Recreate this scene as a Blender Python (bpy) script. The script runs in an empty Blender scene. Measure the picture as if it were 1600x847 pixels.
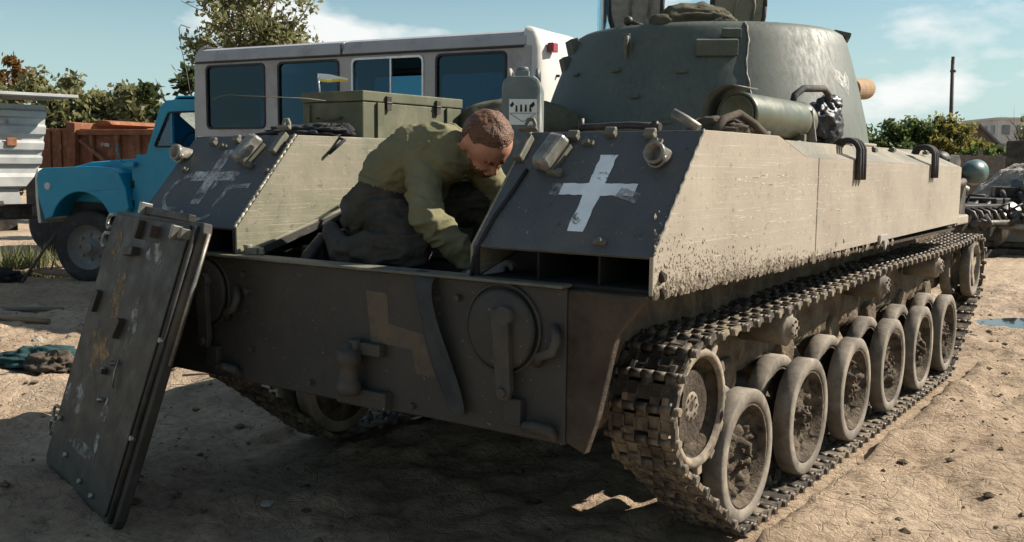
import bpy, bmesh, math, random
import numpy as np
from mathutils import Vector, Matrix, Quaternion
from mathutils.geometry import tessellate_polygon
random.seed(7)
R = math.radians
scene = bpy.context.scene
COL = scene.collection

# ------------------------------------------------------------------ camera
cam_d = bpy.data.cameras.new('camera'); cam = bpy.data.objects.new('camera', cam_d); COL.objects.link(cam)
YAW, PITCH, ROLL = R(35.0808), R(6.1698), R(0.5497)
fw = Vector((-math.sin(YAW)*math.cos(PITCH), math.cos(YAW)*math.cos(PITCH), -math.sin(PITCH)))
rt = Vector((math.cos(YAW), math.sin(YAW), 0)); upv = rt.cross(fw)
r2 = rt*math.cos(ROLL)+upv*math.sin(ROLL); u2 = -rt*math.sin(ROLL)+upv*math.cos(ROLL)
mw = Matrix.Identity(4)
for i in range(3):
    mw[i][0] = r2[i]; mw[i][1] = u2[i]; mw[i][2] = -fw[i]
mw[0][3], mw[1][3], mw[2][3] = 2.5957, -2.6100, 1.4321
cam.matrix_world = mw
cam_d.sensor_width = 36; cam_d.lens = 1546.47*36/1600; cam_d.clip_start = 0.05; cam_d.clip_end = 3000
scene.camera = cam

# ------------------------------------------------------------------ light and sky
SUN_H, SUN_E = R(42), R(38)          # compass heading from +Y towards +X, elevation
SKY_STR, SUN_STR, EXPO = 0.047, 5.0, 1.06
w = bpy.data.worlds.new('World'); scene.world = w; w.use_nodes = True
nt = w.node_tree; nt.nodes.clear()
def N(t, **k):
    n = nt.nodes.new(t)
    for a, b in k.items(): setattr(n, a, b)
    return n
out = N('ShaderNodeOutputWorld'); bg = N('ShaderNodeBackground'); bg.inputs[1].default_value = SKY_STR
sky = N('ShaderNodeTexSky', sky_type='NISHITA', sun_disc=False)
sky.sun_elevation = SUN_E; sky.sun_rotation = SUN_H; sky.air_density = 1.0; sky.dust_density = 1.0; sky.ozone_density = 0.6
tint = N('ShaderNodeMix', data_type='RGBA', blend_type='MULTIPLY'); tint.inputs[0].default_value = 1
nt.links.new(sky.outputs[0], tint.inputs[6]); tint.inputs[7].default_value = (0.86, 1.10, 1.10, 1)
geo = N('ShaderNodeTexCoord'); sep = N('ShaderNodeSeparateXYZ'); nt.links.new(geo.outputs['Generated'], sep.inputs[0])
den = N('ShaderNodeMath', operation='ADD'); nt.links.new(sep.outputs[2], den.inputs[0]); den.inputs[1].default_value = 0.10
dx = N('ShaderNodeMath', operation='DIVIDE'); nt.links.new(sep.outputs[0], dx.inputs[0]); nt.links.new(den.outputs[0], dx.inputs[1])
dy = N('ShaderNodeMath', operation='DIVIDE'); nt.links.new(sep.outputs[1], dy.inputs[0]); nt.links.new(den.outputs[0], dy.inputs[1])
cmb = N('ShaderNodeCombineXYZ'); nt.links.new(dx.outputs[0], cmb.inputs[0]); nt.links.new(dy.outputs[0], cmb.inputs[1])
cn = N('ShaderNodeTexNoise'); cn.inputs['Scale'].default_value = 4.6; cn.inputs['Detail'].default_value = 9; cn.inputs['Roughness'].default_value = 0.5
mp = N('ShaderNodeMapping'); mp.inputs['Location'].default_value = (1.3, 4.2, 0.6); mp.inputs['Scale'].default_value = (1, 1, 2.3); nt.links.new(geo.outputs['Generated'], mp.inputs[0])
nt.links.new(mp.outputs[0], cn.inputs[0])
rp = N('ShaderNodeValToRGB'); rp.color_ramp.elements[0].position = 0.55; rp.color_ramp.elements[1].position = 0.64
rp.color_ramp.elements[1].color = (0.9, 0.9, 0.9, 1)
nt.links.new(cn.outputs[0], rp.inputs[0])
cl = N('ShaderNodeMix', data_type='RGBA'); nt.links.new(rp.outputs[0], cl.inputs[0]); 
hz1 = N('ShaderNodeMapRange', interpolation_type='SMOOTHSTEP'); nt.links.new(sep.outputs[2], hz1.inputs[0]); hz1.inputs[1].default_value = 0.0; hz1.inputs[2].default_value = 0.24; hz1.inputs[3].default_value = 0.85; hz1.inputs[4].default_value = 0.0
hzm = N('ShaderNodeMix', data_type='RGBA'); nt.links.new(hz1.outputs[0], hzm.inputs[0]); nt.links.new(tint.outputs[2], hzm.inputs[6]); hzm.inputs[7].default_value = (5.8, 7.7, 7.8, 1)
nt.links.new(hzm.outputs[2], cl.inputs[6])
cl.inputs[7].default_value = (10.2, 10.3, 10.1, 1)
nt.links.new(cl.outputs[2], bg.inputs[0]); nt.links.new(bg.outputs[0], out.inputs[0])

sl = bpy.data.lights.new('sun', 'SUN'); sl.energy = SUN_STR; sl.angle = R(0.5); sl.color = (1.0, 0.91, 0.79)
so = bpy.data.objects.new('sun', sl); COL.objects.link(so)
sdir = Vector((math.sin(SUN_H)*math.cos(SUN_E), math.cos(SUN_H)*math.cos(SUN_E), math.sin(SUN_E)))
so.rotation_euler = sdir.to_track_quat('Z', 'Y').to_euler(); so.location = sdir*40
vs = scene.view_settings; vs.view_transform = 'Standard'; vs.look = 'None'; vs.exposure = EXPO; vs.gamma = 1; vs.use_curve_mapping = False
scene.cycles.max_bounces = 6

# ------------------------------------------------------------------ noise
def _h(ix, iy, iz, s):
    n = (ix*374761393 + iy*668265263 + iz*2147483647 + s*1274126177) & 0xffffffff
    n = ((n ^ (n >> 13))*1274126177) & 0xffffffff
    n = n ^ (n >> 16)
    return (n & 0xffffff)/float(0xffffff)
def vnoise(P, s=0):
    P = np.asarray(P, float); i = np.floor(P).astype(np.int64); f = P-i; f = f*f*(3-2*f); r = 0
    for a in (0, 1):
        for b in (0, 1):
            for c in (0, 1):
                wgt = (f[:, 0] if a else 1-f[:, 0])*(f[:, 1] if b else 1-f[:, 1])*(f[:, 2] if c else 1-f[:, 2])
                r = r+wgt*_h(i[:, 0]+a, i[:, 1]+b, i[:, 2]+c, s)
    return r*2-1
def fnoise(P, scale=1, oct=4, s=0, gain=.5):
    P = np.asarray(P, float)*scale; t = 0; a = 1
    for o in range(oct):
        t = t+a*vnoise(P, s+o*17); P = P*2.03+11.7; a *= gain
    return t
def ridged(P, scale=1, oct=3, s=0):
    P = np.asarray(P, float)*scale; t = 0; a = 1
    for o in range(oct):
        t = t+a*(1-2*np.abs(vnoise(P, s+o*13))); P = P*2.1+5.3; a *= .5
    return t

# ------------------------------------------------------------------ mesh builder
class MB:
    def __init__(s): s.v = []; s.f = []; s.sm = []; s.mi = []; s.cur = 0
    def add(s, vs, fs, smooth=False):
        o = len(s.v); s.v += [tuple(p) for p in vs]
        for f in fs: s.f.append([i+o for i in f]); s.sm.append(smooth); s.mi.append(s.cur)
        return s
    def box(s, c, size, rot=None, taper=1.0):
        a, b, d = size[0]/2, size[1]/2, size[2]/2; q = []
        for z in (-d, d):
            t = taper if z > 0 else 1
            for x, y in ((-a*t, -b*t), (a*t, -b*t), (a*t, b*t), (-a*t, b*t)): q.append(Vector((x, y, z)))
        if rot is not None:
            m = rot if isinstance(rot, Matrix) else Matrix.Rotation(rot, 3, 'Z'); q = [m @ p for p in q]
        c = Vector(c); q = [p+c for p in q]
        return s.add(q, [(0, 3, 2, 1), (4, 5, 6, 7), (0, 1, 5, 4), (1, 2, 6, 5), (2, 3, 7, 6), (3, 0, 4, 7)])
    def bx(s, x0, x1, y0, y1, z0, z1): return s.box(((x0+x1)/2, (y0+y1)/2, (z0+z1)/2), (abs(x1-x0), abs(y1-y0), abs(z1-z0)))
    def panel(s, outer, holes, a, b, axis='x'):
        loops = [outer]+list(holes); pts = [p for l in loops for p in l]
        def mk(p, t):
            return {'x': (t, p[0], p[1]), 'y': (p[0], t, p[1]), 'z': (p[0], p[1], t)}[axis]
        tris = tessellate_polygon([[Vector((p[0], p[1], 0)) for p in l] for l in loops]); n = len(pts)
        o = len(s.v); s.v += [mk(p, a) for p in pts]+[mk(p, b) for p in pts]
        for t in tris:
            s.f.append([t[0]+o, t[1]+o, t[2]+o]); s.f.append([t[2]+o+n, t[1]+o+n, t[0]+o+n])
        k = 0
        for l in loops:
            m = len(l)
            for i in range(m): j = (i+1) % m; s.f.append([k+i+o, k+j+o, k+j+n+o, k+i+n+o])
            k += m
        d = len(s.f)-len(s.sm); s.sm += [False]*d; s.mi += [s.cur]*d
        return s
    def cyl(s, p0, p1, r0, r1=None, n=12, caps=True, smooth=True):
        if r1 is None: r1 = r0
        p0 = Vector(p0); p1 = Vector(p1); d = (p1-p0); d = d.normalized() if d.length > 1e-9 else Vector((0, 0, 1))
        u = d.orthogonal().normalized(); w_ = d.cross(u); o = len(s.v)
        for p, r in ((p0, r0), (p1, r1)):
            for i in range(n): t = 2*math.pi*i/n; s.v.append(tuple(p+(u*math.cos(t)+w_*math.sin(t))*r))
        for i in range(n): j = (i+1) % n; s.f.append([o+i, o+j, o+n+j, o+n+i]); s.sm.append(smooth); s.mi.append(s.cur)
        if caps:
            s.f.append([o+n-1-i for i in range(n)]); s.f.append([o+n+i for i in range(n)]); s.sm += [False]*2; s.mi += [s.cur]*2
        return s
    def lathe(s, prof, org, axis='x', n=32, smooth=True, arc=None):
        # prof: (along, radius)
        org = Vector(org); ax = {'x': Vector((1, 0, 0)), 'y': Vector((0, 1, 0)), 'z': Vector((0, 0, 1))}[axis] if isinstance(axis, str) else Vector(axis).normalized()
        u = ax.orthogonal().normalized() if not isinstance(axis, str) else {'x': Vector((0, 1, 0)), 'y': Vector((0, 0, 1)), 'z': Vector((1, 0, 0))}[axis]
        w_ = ax.cross(u); o = len(s.v); m = len(prof)
        for i in range(n):
            t = 2*math.pi*i/n; e = u*math.cos(t)+w_*math.sin(t)
            for a, r in prof: s.v.append(tuple(org+ax*a+e*r))
        for i in range(n):
            j = (i+1) % n
            for k in range(m-1):
                s.f.append([o+i*m+k, o+j*m+k, o+j*m+k+1, o+i*m+k+1]); s.sm.append(smooth); s.mi.append(s.cur)
        return s
    def tube(s, pts, r, n=8, caps=True):
        pts = [Vector(p) for p in pts]; o = len(s.v); m = len(pts)
        rr = r if isinstance(r, (list, tuple)) else [r]*m
        pu = None
        for k, p in enumerate(pts):
            d = (pts[min(k+1, m-1)]-pts[max(k-1, 0)]).normalized()
            u = d.orthogonal().normalized() if pu is None else (pu-d*pu.dot(d)).normalized()
            pu = u; w_ = d.cross(u)
            for i in range(n): t = 2*math.pi*i/n; s.v.append(tuple(p+(u*math.cos(t)+w_*math.sin(t))*rr[k]))
        for k in range(m-1):
            for i in range(n):
                j = (i+1) % n; s.f.append([o+k*n+i, o+k*n+j, o+(k+1)*n+j, o+(k+1)*n+i]); s.sm.append(True); s.mi.append(s.cur)
        if caps:
            s.f.append([o+n-1-i for i in range(n)]); s.f.append([o+(m-1)*n+i for i in range(n)]); s.sm += [False]*2; s.mi += [s.cur]*2
        return s
    def ell(s, c, r, rot=None, nu=12, nv=8):
        c = Vector(c); vs = []; fs = []
        for j in range(1, nv):
            ph = math.pi*j/nv
            for i in range(nu):
                th = 2*math.pi*i/nu; p = Vector((r[0]*math.sin(ph)*math.cos(th), r[1]*math.sin(ph)*math.sin(th), r[2]*math.cos(ph)))
                vs.append((rot @ p if rot is not None else p)+c)
        t = Vector((0, 0, r[2])); b = -t
        vs.append((rot @ t if rot is not None else t)+c); vs.append((rot @ b if rot is not None else b)+c); a = len(vs)-2
        for j in range(nv-2):
            for i in range(nu):
                k = (i+1) % nu; fs.append((j*nu+i, (j+1)*nu+i, (j+1)*nu+k, j*nu+k))
        for i in range(nu):
            k = (i+1) % nu; fs.append((a, i, k)); fs.append((a+1, (nv-2)*nu+k, (nv-2)*nu+i))
        return s.add(vs, fs, True)
    def mesh(s, name, mats):
        me = bpy.data.meshes.new(name); me.from_pydata(s.v, [], s.f); me.update()
        for m in (mats if isinstance(mats, (list, tuple)) else [mats]): me.materials.append(MAT[m] if isinstance(m, str) else m)
        me.polygons.foreach_set('use_smooth', s.sm); me.polygons.foreach_set('material_index', s.mi)
        bm = bmesh.new(); bm.from_mesh(me); bmesh.ops.recalc_face_normals(bm, faces=bm.faces); bm.to_mesh(me); bm.free()
        return me
    def build(s, name, mats, parent=None, bevel=0, kind=None, loc=None, rot=None, label=None):
        o = bpy.data.objects.new(name, s.mesh(name, mats)); COL.objects.link(o); o.parent = parent
        if bevel:
            b = o.modifiers.new('bevel', 'BEVEL'); b.width = bevel; b.segments = 2; b.limit_method = 'ANGLE'; b.angle_limit = R(40)
        if kind: o['kind'] = kind
        if label: o['label'] = label
        if loc is not None: o.location = loc
        if rot is not None: o.rotation_euler = rot
        return o
def tag(o, label, cat, group=None):
    o['label'] = label; o['category'] = cat
    if group: o['group'] = group
    return o
def empty(name, loc=(0, 0, 0), rz=0, label=None, cat=None, group=None):
    o = bpy.data.objects.new(name, None); COL.objects.link(o); o.location = loc; o.rotation_euler = (0, 0, rz); o.empty_display_size = .1
    if label: tag(o, label, cat, group)
    return o
def link(name, me, parent=None, loc=None, rot=None, mat4=None):
    o = bpy.data.objects.new(name, me); COL.objects.link(o); o.parent = parent
    if mat4 is not None: o.matrix_local = mat4
    if loc is not None: o.location = loc
    if rot is not None: o.rotation_euler = rot
    return o
def struct(o): o['kind'] = 'structure'; return o
def npmesh(name, V, F, mats, smooth=True):
    me = bpy.data.meshes.new(name); V = np.asarray(V, np.float32); F = np.asarray(F, np.int32)
    me.vertices.add(len(V)); me.vertices.foreach_set('co', V.ravel())
    k = F.shape[1]; me.loops.add(F.size); me.loops.foreach_set('vertex_index', F.ravel())
    me.polygons.add(len(F)); me.polygons.foreach_set('loop_start', np.arange(0, F.size, k, dtype=np.int32))
    me.polygons.foreach_set('use_smooth', np.full(len(F), smooth)); me.update(calc_edges=True); me.validate()
    for m in (mats if isinstance(mats, (list, tuple)) else [mats]): me.materials.append(MAT[m])
    return me
def gridfaces(nu, nv, closed_u=False):
    i, j = np.meshgrid(np.arange(nu if closed_u else nu-1), np.arange(nv-1), indexing='ij'); k = (i+1) % nu
    return np.stack([i*nv+j, k*nv+j, k*nv+j+1, i*nv+j+1], -1).reshape(-1, 4)
# ------------------------------------------------------------------ materials
MAT = {}
def lerpc(a, b, t): return tuple(a[i]*(1-t)+b[i]*t for i in range(3))
class NT:
    def __init__(s, name):
        s.m = bpy.data.materials.new(name); s.m.use_nodes = True; s.t = s.m.node_tree; s.b = s.t.nodes['Principled BSDF']; MAT[name] = s.m
        s.out = s.t.nodes['Material Output']
    def n(s, t, **k):
        n = s.t.nodes.new(t)
        for a, b in k.items(): setattr(n, a, b)
        return n
    def l(s, a, b): s.t.links.new(a, b)
    def coord(s, scale=(1, 1, 1), rand=True):
        tc = s.n('ShaderNodeTexCoord'); mp = s.n('ShaderNodeMapping'); mp.inputs['Scale'].default_value = scale
        s.l(tc.outputs['Object'], mp.inputs[0])
        if rand:
            oi = s.n('ShaderNodeObjectInfo'); mu = s.n('ShaderNodeMath', operation='MULTIPLY'); mu.inputs[1].default_value = 17.3
            s.l(oi.outputs['Random'], mu.inputs[0]); s.l(mu.outputs[0], mp.inputs['Location'])
        return mp.outputs[0]
    def noise(s, vec, scale, detail=5, rough=.6, dist=0):
        n = s.n('ShaderNodeTexNoise'); n.inputs['Scale'].default_value = scale; n.inputs['Detail'].default_value = detail
        n.inputs['Roughness'].default_value = rough; n.inputs['Distortion'].default_value = dist; s.l(vec, n.inputs['Vector']); return n.outputs[0]
    def ramp(s, fac, stops):
        r = s.n('ShaderNodeValToRGB'); e = r.color_ramp.elements
        while len(e) < len(stops): e.new(.5)
        for i, (p, c) in enumerate(stops):
            e[i].position = p; e[i].color = (c[0], c[1], c[2], 1) if not isinstance(c, (int, float)) else (c, c, c, 1)
        s.l(fac, r.inputs[0]); return r.outputs[0]
    def mix(s, fac, a, b, mode='MIX'):
        m = s.n('ShaderNodeMix', data_type='RGBA', blend_type=mode)
        if isinstance(fac, (int, float)): m.inputs[0].default_value = fac
        else: s.l(fac, m.inputs[0])
        for k, q in ((6, a), (7, b)):
            if isinstance(q, tuple): m.inputs[k].default_value = (q[0], q[1], q[2], 1)
            else: s.l(q, m.inputs[k])
        return m.outputs[2]
    def math(s, op, a, b=None):
        m = s.n('ShaderNodeMath', operation=op)
        for k, q in ((0, a), (1, b)):
            if q is None: continue
            if isinstance(q, (int, float)): m.inputs[k].default_value = q
            else: s.l(q, m.inputs[k])
        return m.outputs[0]
    def bump(s, h, strength=.4, dist=.01):
        b = s.n('ShaderNodeBump'); b.inputs['Strength'].default_value = strength; b.inputs['Distance'].default_value = dist
        s.l(h, b.inputs['Height']); s.l(b.outputs[0], s.b.inputs['Normal'])
    def col(s, c):
        if isinstance(c, tuple): s.b.inputs['Base Color'].default_value = (c[0], c[1], c[2], 1)
        else: s.l(c, s.b.inputs['Base Color'])
    def rough(s, r):
        if isinstance(r, (int, float)): s.b.inputs['Roughness'].default_value = r
        else: s.l(r, s.b.inputs['Roughness'])
    def metal(s, m): s.b.inputs['Metallic'].default_value = m
    def spec(s, v): s.b.inputs['Specular IOR Level'].default_value = v

def simple(name, c1, c2, scale=6, rough=.7, metal=0, bump=.25, bscale=40, bdist=.004, dirt=None, dscale=2.5, dlo=.5, dhi=.7, spec=.35, stretch=(1, 1, 1)):
    q = NT(name); v = q.coord(stretch); f = q.noise(v, scale); c = q.ramp(f, [(.3, c1), (.7, c2)])
    r = q.ramp(q.noise(v, scale*2.3), [(.3, max(.05, rough-.12)), (.7, min(1, rough+.12))])
    if dirt:
        k = q.ramp(q.noise(v, dscale, 8, .68), [(dlo, 0.0), (dhi, 1.0)]); c = q.mix(k, c, dirt); r = q.mix(k, r, (.9, .9, .9))
    q.col(c); q.rough(r); q.metal(metal); q.spec(spec)
    if bump: q.bump(q.noise(v, bscale, 6, .65), bump, bdist)
    return q

MUD_D = (.085, .066, .050); MUD_L = (.285, .235, .175)
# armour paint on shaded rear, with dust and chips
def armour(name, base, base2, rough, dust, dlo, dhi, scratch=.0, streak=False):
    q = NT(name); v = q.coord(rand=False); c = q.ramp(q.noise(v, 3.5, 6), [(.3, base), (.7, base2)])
    k = q.ramp(q.noise(v, 2.2, 9, .7), [(dlo, 0.0), (dhi, 1.0)]); c = q.mix(k, c, dust)
    sp = q.ramp(q.noise(v, 60, 3, .7), [(.66, 0.0), (.72, .6)]); c = q.mix(sp, c, lerpc(dust, (.5, .47, .4), .5))
    dk = q.ramp(q.noise(v, 26, 4, .7), [(.30, .55), (.40, 0.0)]); c = q.mix(dk, c, (.018, .015, .012))
    if scratch:
        v2 = q.coord((.35, .12, 16), rand=False); s1 = q.ramp(q.noise(v2, 5.5, 2, .4, .9), [(.60, 0.0), (.612, scratch), (.625, 0.0)])
        v3 = q.coord((.5, .3, 12), rand=False); s2 = q.ramp(q.noise(v3, 6.5, 2, .4, 1.6), [(.645, 0.0), (.655, scratch), (.665, 0.0)])
        c = q.mix(s1, c, (.62, .56, .46)); c = q.mix(s2, c, (.58, .52, .43))
    if streak:
        v4 = q.coord((9, 9, .8), rand=False); st = q.noise(v4, 5, 4, .6); c = q.mix(.5, c, q.ramp(st, [(.3, lerpc(base, (0, 0, 0), .25)), (.7, lerpc(base2, dust, .25))])); rr = q.ramp(st, [(.3, .46), (.7, .72)])
        q.col(c); q.rough(q.mix(k, rr, (.85,)*3)); q.spec(.4)
    else: q.col(c); q.rough(q.mix(k, (rough,)*3, (.92,)*3)); q.spec(.4)
    q.bump(q.math('ADD', q.noise(v, 45, 8, .7), q.math('MULTIPLY', q.noise(v, 5, 4), 1.2)), .16 if streak else .35, .004)
    return q
armour('rear_shade_paint', (.022, .022, .020), (.036, .034, .030), .62, (.070, .058, .046), .52, .82)  # olive base darkened so the colour deepens the shade on the rear
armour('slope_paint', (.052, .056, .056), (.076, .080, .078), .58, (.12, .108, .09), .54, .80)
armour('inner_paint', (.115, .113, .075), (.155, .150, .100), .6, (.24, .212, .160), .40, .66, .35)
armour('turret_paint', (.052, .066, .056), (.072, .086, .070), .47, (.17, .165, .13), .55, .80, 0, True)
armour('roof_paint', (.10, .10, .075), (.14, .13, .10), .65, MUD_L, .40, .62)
armour('side_mud', (.195, .166, .128), (.262, .226, .176), .85, (.30, .262, .208), .40, .72, .26)
q = simple('mud_thick', (.075, .055, .038), (.21, .165, .115), 9, .95, 0, 1.0, 34, .03, spec=.15)
q = simple('mud_dry', (.18, .148, .112), (.29, .245, .19), 11, .95, 0, 1.0, 40, .025, dirt=(.31, .265, .205), dscale=6, dlo=.5, dhi=.65, spec=.15)
q = simple('mud_dark', (.035, .027, .021), (.085, .066, .050), 7, .95, 0, 1.0, 30, .02, spec=.15)
q = simple('mud_wheel', (.028, .021, .016), (.16, .126, .09), 16, .92, 0, 1.0, 50, .02, spec=.2)
simple('track_steel', (.055, .048, .042), (.11, .095, .078), 14, .55, .55, .5, 60, .004, dirt=(.25, .205, .15), dscale=9, dlo=.47, dhi=.62)
simple('sprocket_steel', (.06, .05, .042), (.15, .12, .09), 10, .7, .3, .6, 40, .006, dirt=(.27, .225, .165), dscale=7, dlo=.42, dhi=.58)
simple('rubber', (.085, .073, .060), (.155, .133, .106), 7, .85, 0, .5, 60, .004, dirt=(.27, .23, .18), dscale=5, dlo=.45, dhi=.68)
simple('tyre_black', (.018, .018, .019), (.032, .032, .033), 9, .8, 0, .4, 50, .004, dirt=(.10, .085, .07), dscale=4, dlo=.5, dhi=.75)
simple('recess_shade', (.006, .006, .006), (.012, .012, .011), 6, .9, 0, .2)  # near-black colour standing in for the shade inside the sponson slots
simple('engine_dark', (.018, .017, .016), (.045, .040, .034), 8, .6, .2, .5, 30, .006, dirt=(.08, .06, .045))
simple('steel_worn', (.16, .155, .14), (.34, .32, .28), 18, .42, .7, .3, 50, .002, dirt=(.12, .10, .08))
simple('rear_fitting', (.030, .029, .026), (.052, .049, .042), 14, .6, .05, .3, 50, .003, dirt=(.085, .07, .055), dlo=.5, dhi=.75)
simple('fitting_paint', (.07, .072, .055), (.12, .115, .088), 14, .55, .05, .3, 50, .003, dirt=(.24, .21, .16), dlo=.5, dhi=.75)
simple('light_cover', (.09, .088, .075), (.20, .19, .165), 22, .28, .1, .5, 30, .005, dirt=(.27, .25, .21), dscale=8, dlo=.5, dhi=.7, spec=.6)
simple('weld', (.16, .15, .12), (.30, .28, .22), 40, .5, .4, .8, 60, .006)
simple('camo_tan', (.070, .055, .038), (.105, .083, .057), 8, .8, 0, .2, dirt=(.05, .045, .038), dscale=5, dlo=.52, dhi=.68)
simple('crate_green', (.060, .066, .038), (.095, .098, .058), 7, .7, 0, .3, 30, .004, dirt=(.17, .16, .115), dscale=4, dlo=.52, dhi=.8)
simple('canister_green', (.050, .056, .034), (.080, .082, .050), 6, .42, .1, .2, 40, .003, dirt=(.20, .175, .10), dscale=5, dlo=.56, dhi=.8, spec=.5)
simple('jerry_grey', (.085, .11, .115), (.16, .18, .175), 5, .5, 0, .2, 40, .003, dirt=(.42, .39, .32), dscale=3, dlo=.55, dhi=.75)
simple('paper', (.60, .60, .56), (.76, .75, .70), 12, .8, 0, .2)
simple('ink', (.02, .02, .022), (.03, .03, .03), 12, .8, 0, 0)
simple('cloth_olive', (.055, .052, .036), (.105, .098, .070), 9, .95, 0, .5, 90, .003, spec=.1)
simple('cloth_brown', (.05, .04, .032), (.095, .078, .060), 9, .95, 0, .5, 80, .004, spec=.1)
simple('cloth_teal', (.012, .030, .032), (.03, .07, .07), 6, .9, 0, .5, 60, .004, spec=.15)
simple('cloth_black', (.012, .012, .014), (.030, .030, .033), 7, .85, 0, .4, 60, .004, spec=.2)
simple('cloth_strap', (.028, .031, .034), (.055, .058, .06), 8, .9, 0, .5, 80, .004, spec=.15)
simple('bag_black', (.008, .009, .012), (.018, .019, .024), 7, .45, 0, .4, 22, .008, spec=.45)
simple('canvas_tan', (.20, .125, .065), (.30, .20, .115), 10, .9, 0, .6, 60, .004)
simple('flag_yellow', (.55, .40, .06), (.66, .50, .10), 8, .85, 0, .2)
simple('flag_white', (.55, .62, .62), (.68, .72, .70), 8, .85, 0, .2)
simple('wood', (.13, .09, .055), (.27, .19, .12), 5, .85, 0, .5, 40, .004, stretch=(1, 1, 12))
simple('plate_paint', (.020, .019, .016), (.040, .037, .030), 4, .6, .05, .5, 30, .004, dirt=(.105, .085, .058), dscale=3.2, dlo=.5, dhi=.72)
# person
simple('shirt_olive', (.130, .124, .070), (.165, .156, .092), 5, .95, 0, .3, 120, .002, spec=.08)
simple('trousers', (.036, .034, .028), (.070, .064, .052), 7, .95, 0, .5, 90, .003, dirt=(.12, .105, .08), dscale=4, dlo=.55, dhi=.8, spec=.08)
simple('skin', (.34, .165, .11), (.43, .22, .15), 14, .55, 0, .2, 90, .002, spec=.3)
simple('hair', (.055, .024, .012), (.15, .068, .032), 30, .55, 0, .8, 60, .006, stretch=(1, 1, 4))
simple('boot', (.02, .018, .016), (.045, .04, .035), 9, .7, 0, .4, 50, .004, dirt=(.14, .12, .09))
simple('glove', (.30, .30, .29), (.45, .45, .43), 12, .9, 0, .3)
# vehicles behind
simple('bus_paint', (.27, .27, .275), (.33, .33, .325), 2.5, .5, 0, .12, 25, .003, dirt=(.17, .16, .15), dscale=3, dlo=.52, dhi=.8)
simple('bus_end_paint', (.44, .42, .385), (.53, .505, .465), 2.5, .5, 0, .12, 25, .003, dirt=(.40, .36, .30), dscale=3, dlo=.58, dhi=.8)
simple('seal_black', (.012, .013, .015), (.022, .023, .025), 9, .6, 0, .2)
simple('alu', (.45, .46, .46), (.60, .60, .59), 12, .4, .6, .1)
simple('truck_blue', (.004, .20, .32), (.008, .24, .37), 2.5, .42, 0, .08, 20, .003, dirt=(.09, .13, .15), dscale=3, dlo=.6, dhi=.85, spec=.4)
simple('truck_inside', (.02, .022, .024), (.04, .042, .045), 6, .8, 0, .2)
simple('wheel_grey', (.11, .12, .125), (.20, .205, .20), 8, .6, .2, .3, dirt=(.17, .14, .11), dlo=.45, dhi=.65)
simple('rust', (.13, .05, .026), (.25, .10, .05), 6, .9, .1, .6, 30, .006, dirt=(.33, .16, .085), dscale=5, dlo=.5, dhi=.72)
simple('trailer_grey', (.30, .31, .31), (.46, .46, .44), 4, .6, .2, .2, dirt=(.20, .11, .06), dscale=3.2, dlo=.60, dhi=.72)
simple('trailer_dark', (.05, .05, .052), (.10, .10, .10), 4, .7, .2, .2)
simple('lens_orange', (.65, .16, .03), (.75, .22, .05), 8, .3, 0, 0)
simple('lens_red', (.20, .02, .03), (.28, .04, .05), 8, .3, 0, 0)
simple('lens_clear', (.35, .36, .36), (.5, .5, .5), 8, .2, 0, 0)
simple('concrete', (.38, .39, .39), (.48, .48, .46), .6, .9, 0, .2, dirt=(.30, .29, .27), dscale=.3)
simple('win_dark', (.10, .125, .14), (.16, .185, .20), .8, .25, 0, 0)
simple('slate', (.15, .135, .125), (.22, .20, .185), 1.2, .9, 0, .3)
simple('brick_dull', (.16, .12, .10), (.22, .17, .14), 2, .9, 0, .3)
simple('old_wood_grey', (.10, .085, .07), (.19, .165, .14), 2, .9, 0, .5, 20, .01, stretch=(1, 1, 8))
simple('pole_wood', (.05, .045, .042), (.10, .085, .075), 2, .9, 0, .5, 20, .01)
simple('scrap_dark', (.018, .017, .016), (.06, .052, .045), 9, .55, .4, .5, 30, .006, dirt=(.15, .12, .09), dlo=.52, dhi=.7)
simple('scrap_teal', (.065, .085, .085), (.13, .15, .145), 6, .5, .3, .4, 30, .006, dirt=(.15, .13, .10), dlo=.5, dhi=.7)
simple('scrap_light', (.25, .24, .22), (.42, .40, .36), 9, .5, .5, .4, 30, .006, dirt=(.15, .12, .09), dlo=.5, dhi=.7)
simple('lamp_green', (.045, .085, .085), (.075, .12, .115), 5, .4, .1, .1, spec=.5)
simple('rubble', (.17, .15, .13), (.38, .34, .29), 5, .95, 0, 1.0, 14, .06)
simple('bark', (.06, .048, .038), (.13, .105, .085), 7, .95, 0, .7, 30, .01, stretch=(1, 1, .25))
simple('red_cloth', (.45, .10, .03), (.55, .16, .05), 8, .8, 0, 0)
# clear and tinted glass
def glass(name, tintc, refl_rough=.03, trans=.75):
    q = NT(name); q.t.nodes.remove(q.b); g = q.n('ShaderNodeBsdfGlossy'); g.inputs['Roughness'].default_value = refl_rough; g.inputs[0].default_value = (.55, .78, .95, 1)
    t = q.n('ShaderNodeBsdfTransparent'); t.inputs[0].default_value = (*tintc, 1)
    d = q.n('ShaderNodeBsdfDiffuse'); d.inputs[0].default_value = (.16, .15, .13, 1)
    v = q.coord(); ds = q.ramp(q.noise(v, 2.2, 7, .65), [(.4, .0), (.8, 1-trans)])
    m0 = q.n('ShaderNodeMixShader'); q.l(ds, m0.inputs[0]); q.l(t.outputs[0], m0.inputs[1]); q.l(d.outputs[0], m0.inputs[2])
    fr = q.n('ShaderNodeFresnel'); fr.inputs[0].default_value = 1.5; m = q.n('ShaderNodeMixShader')
    q.l(fr.outputs[0], m.inputs[0]); q.l(m0.outputs[0], m.inputs[1]); q.l(g.outputs[0], m.inputs[2]); q.l(m.outputs[0], q.out.inputs[0])
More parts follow.
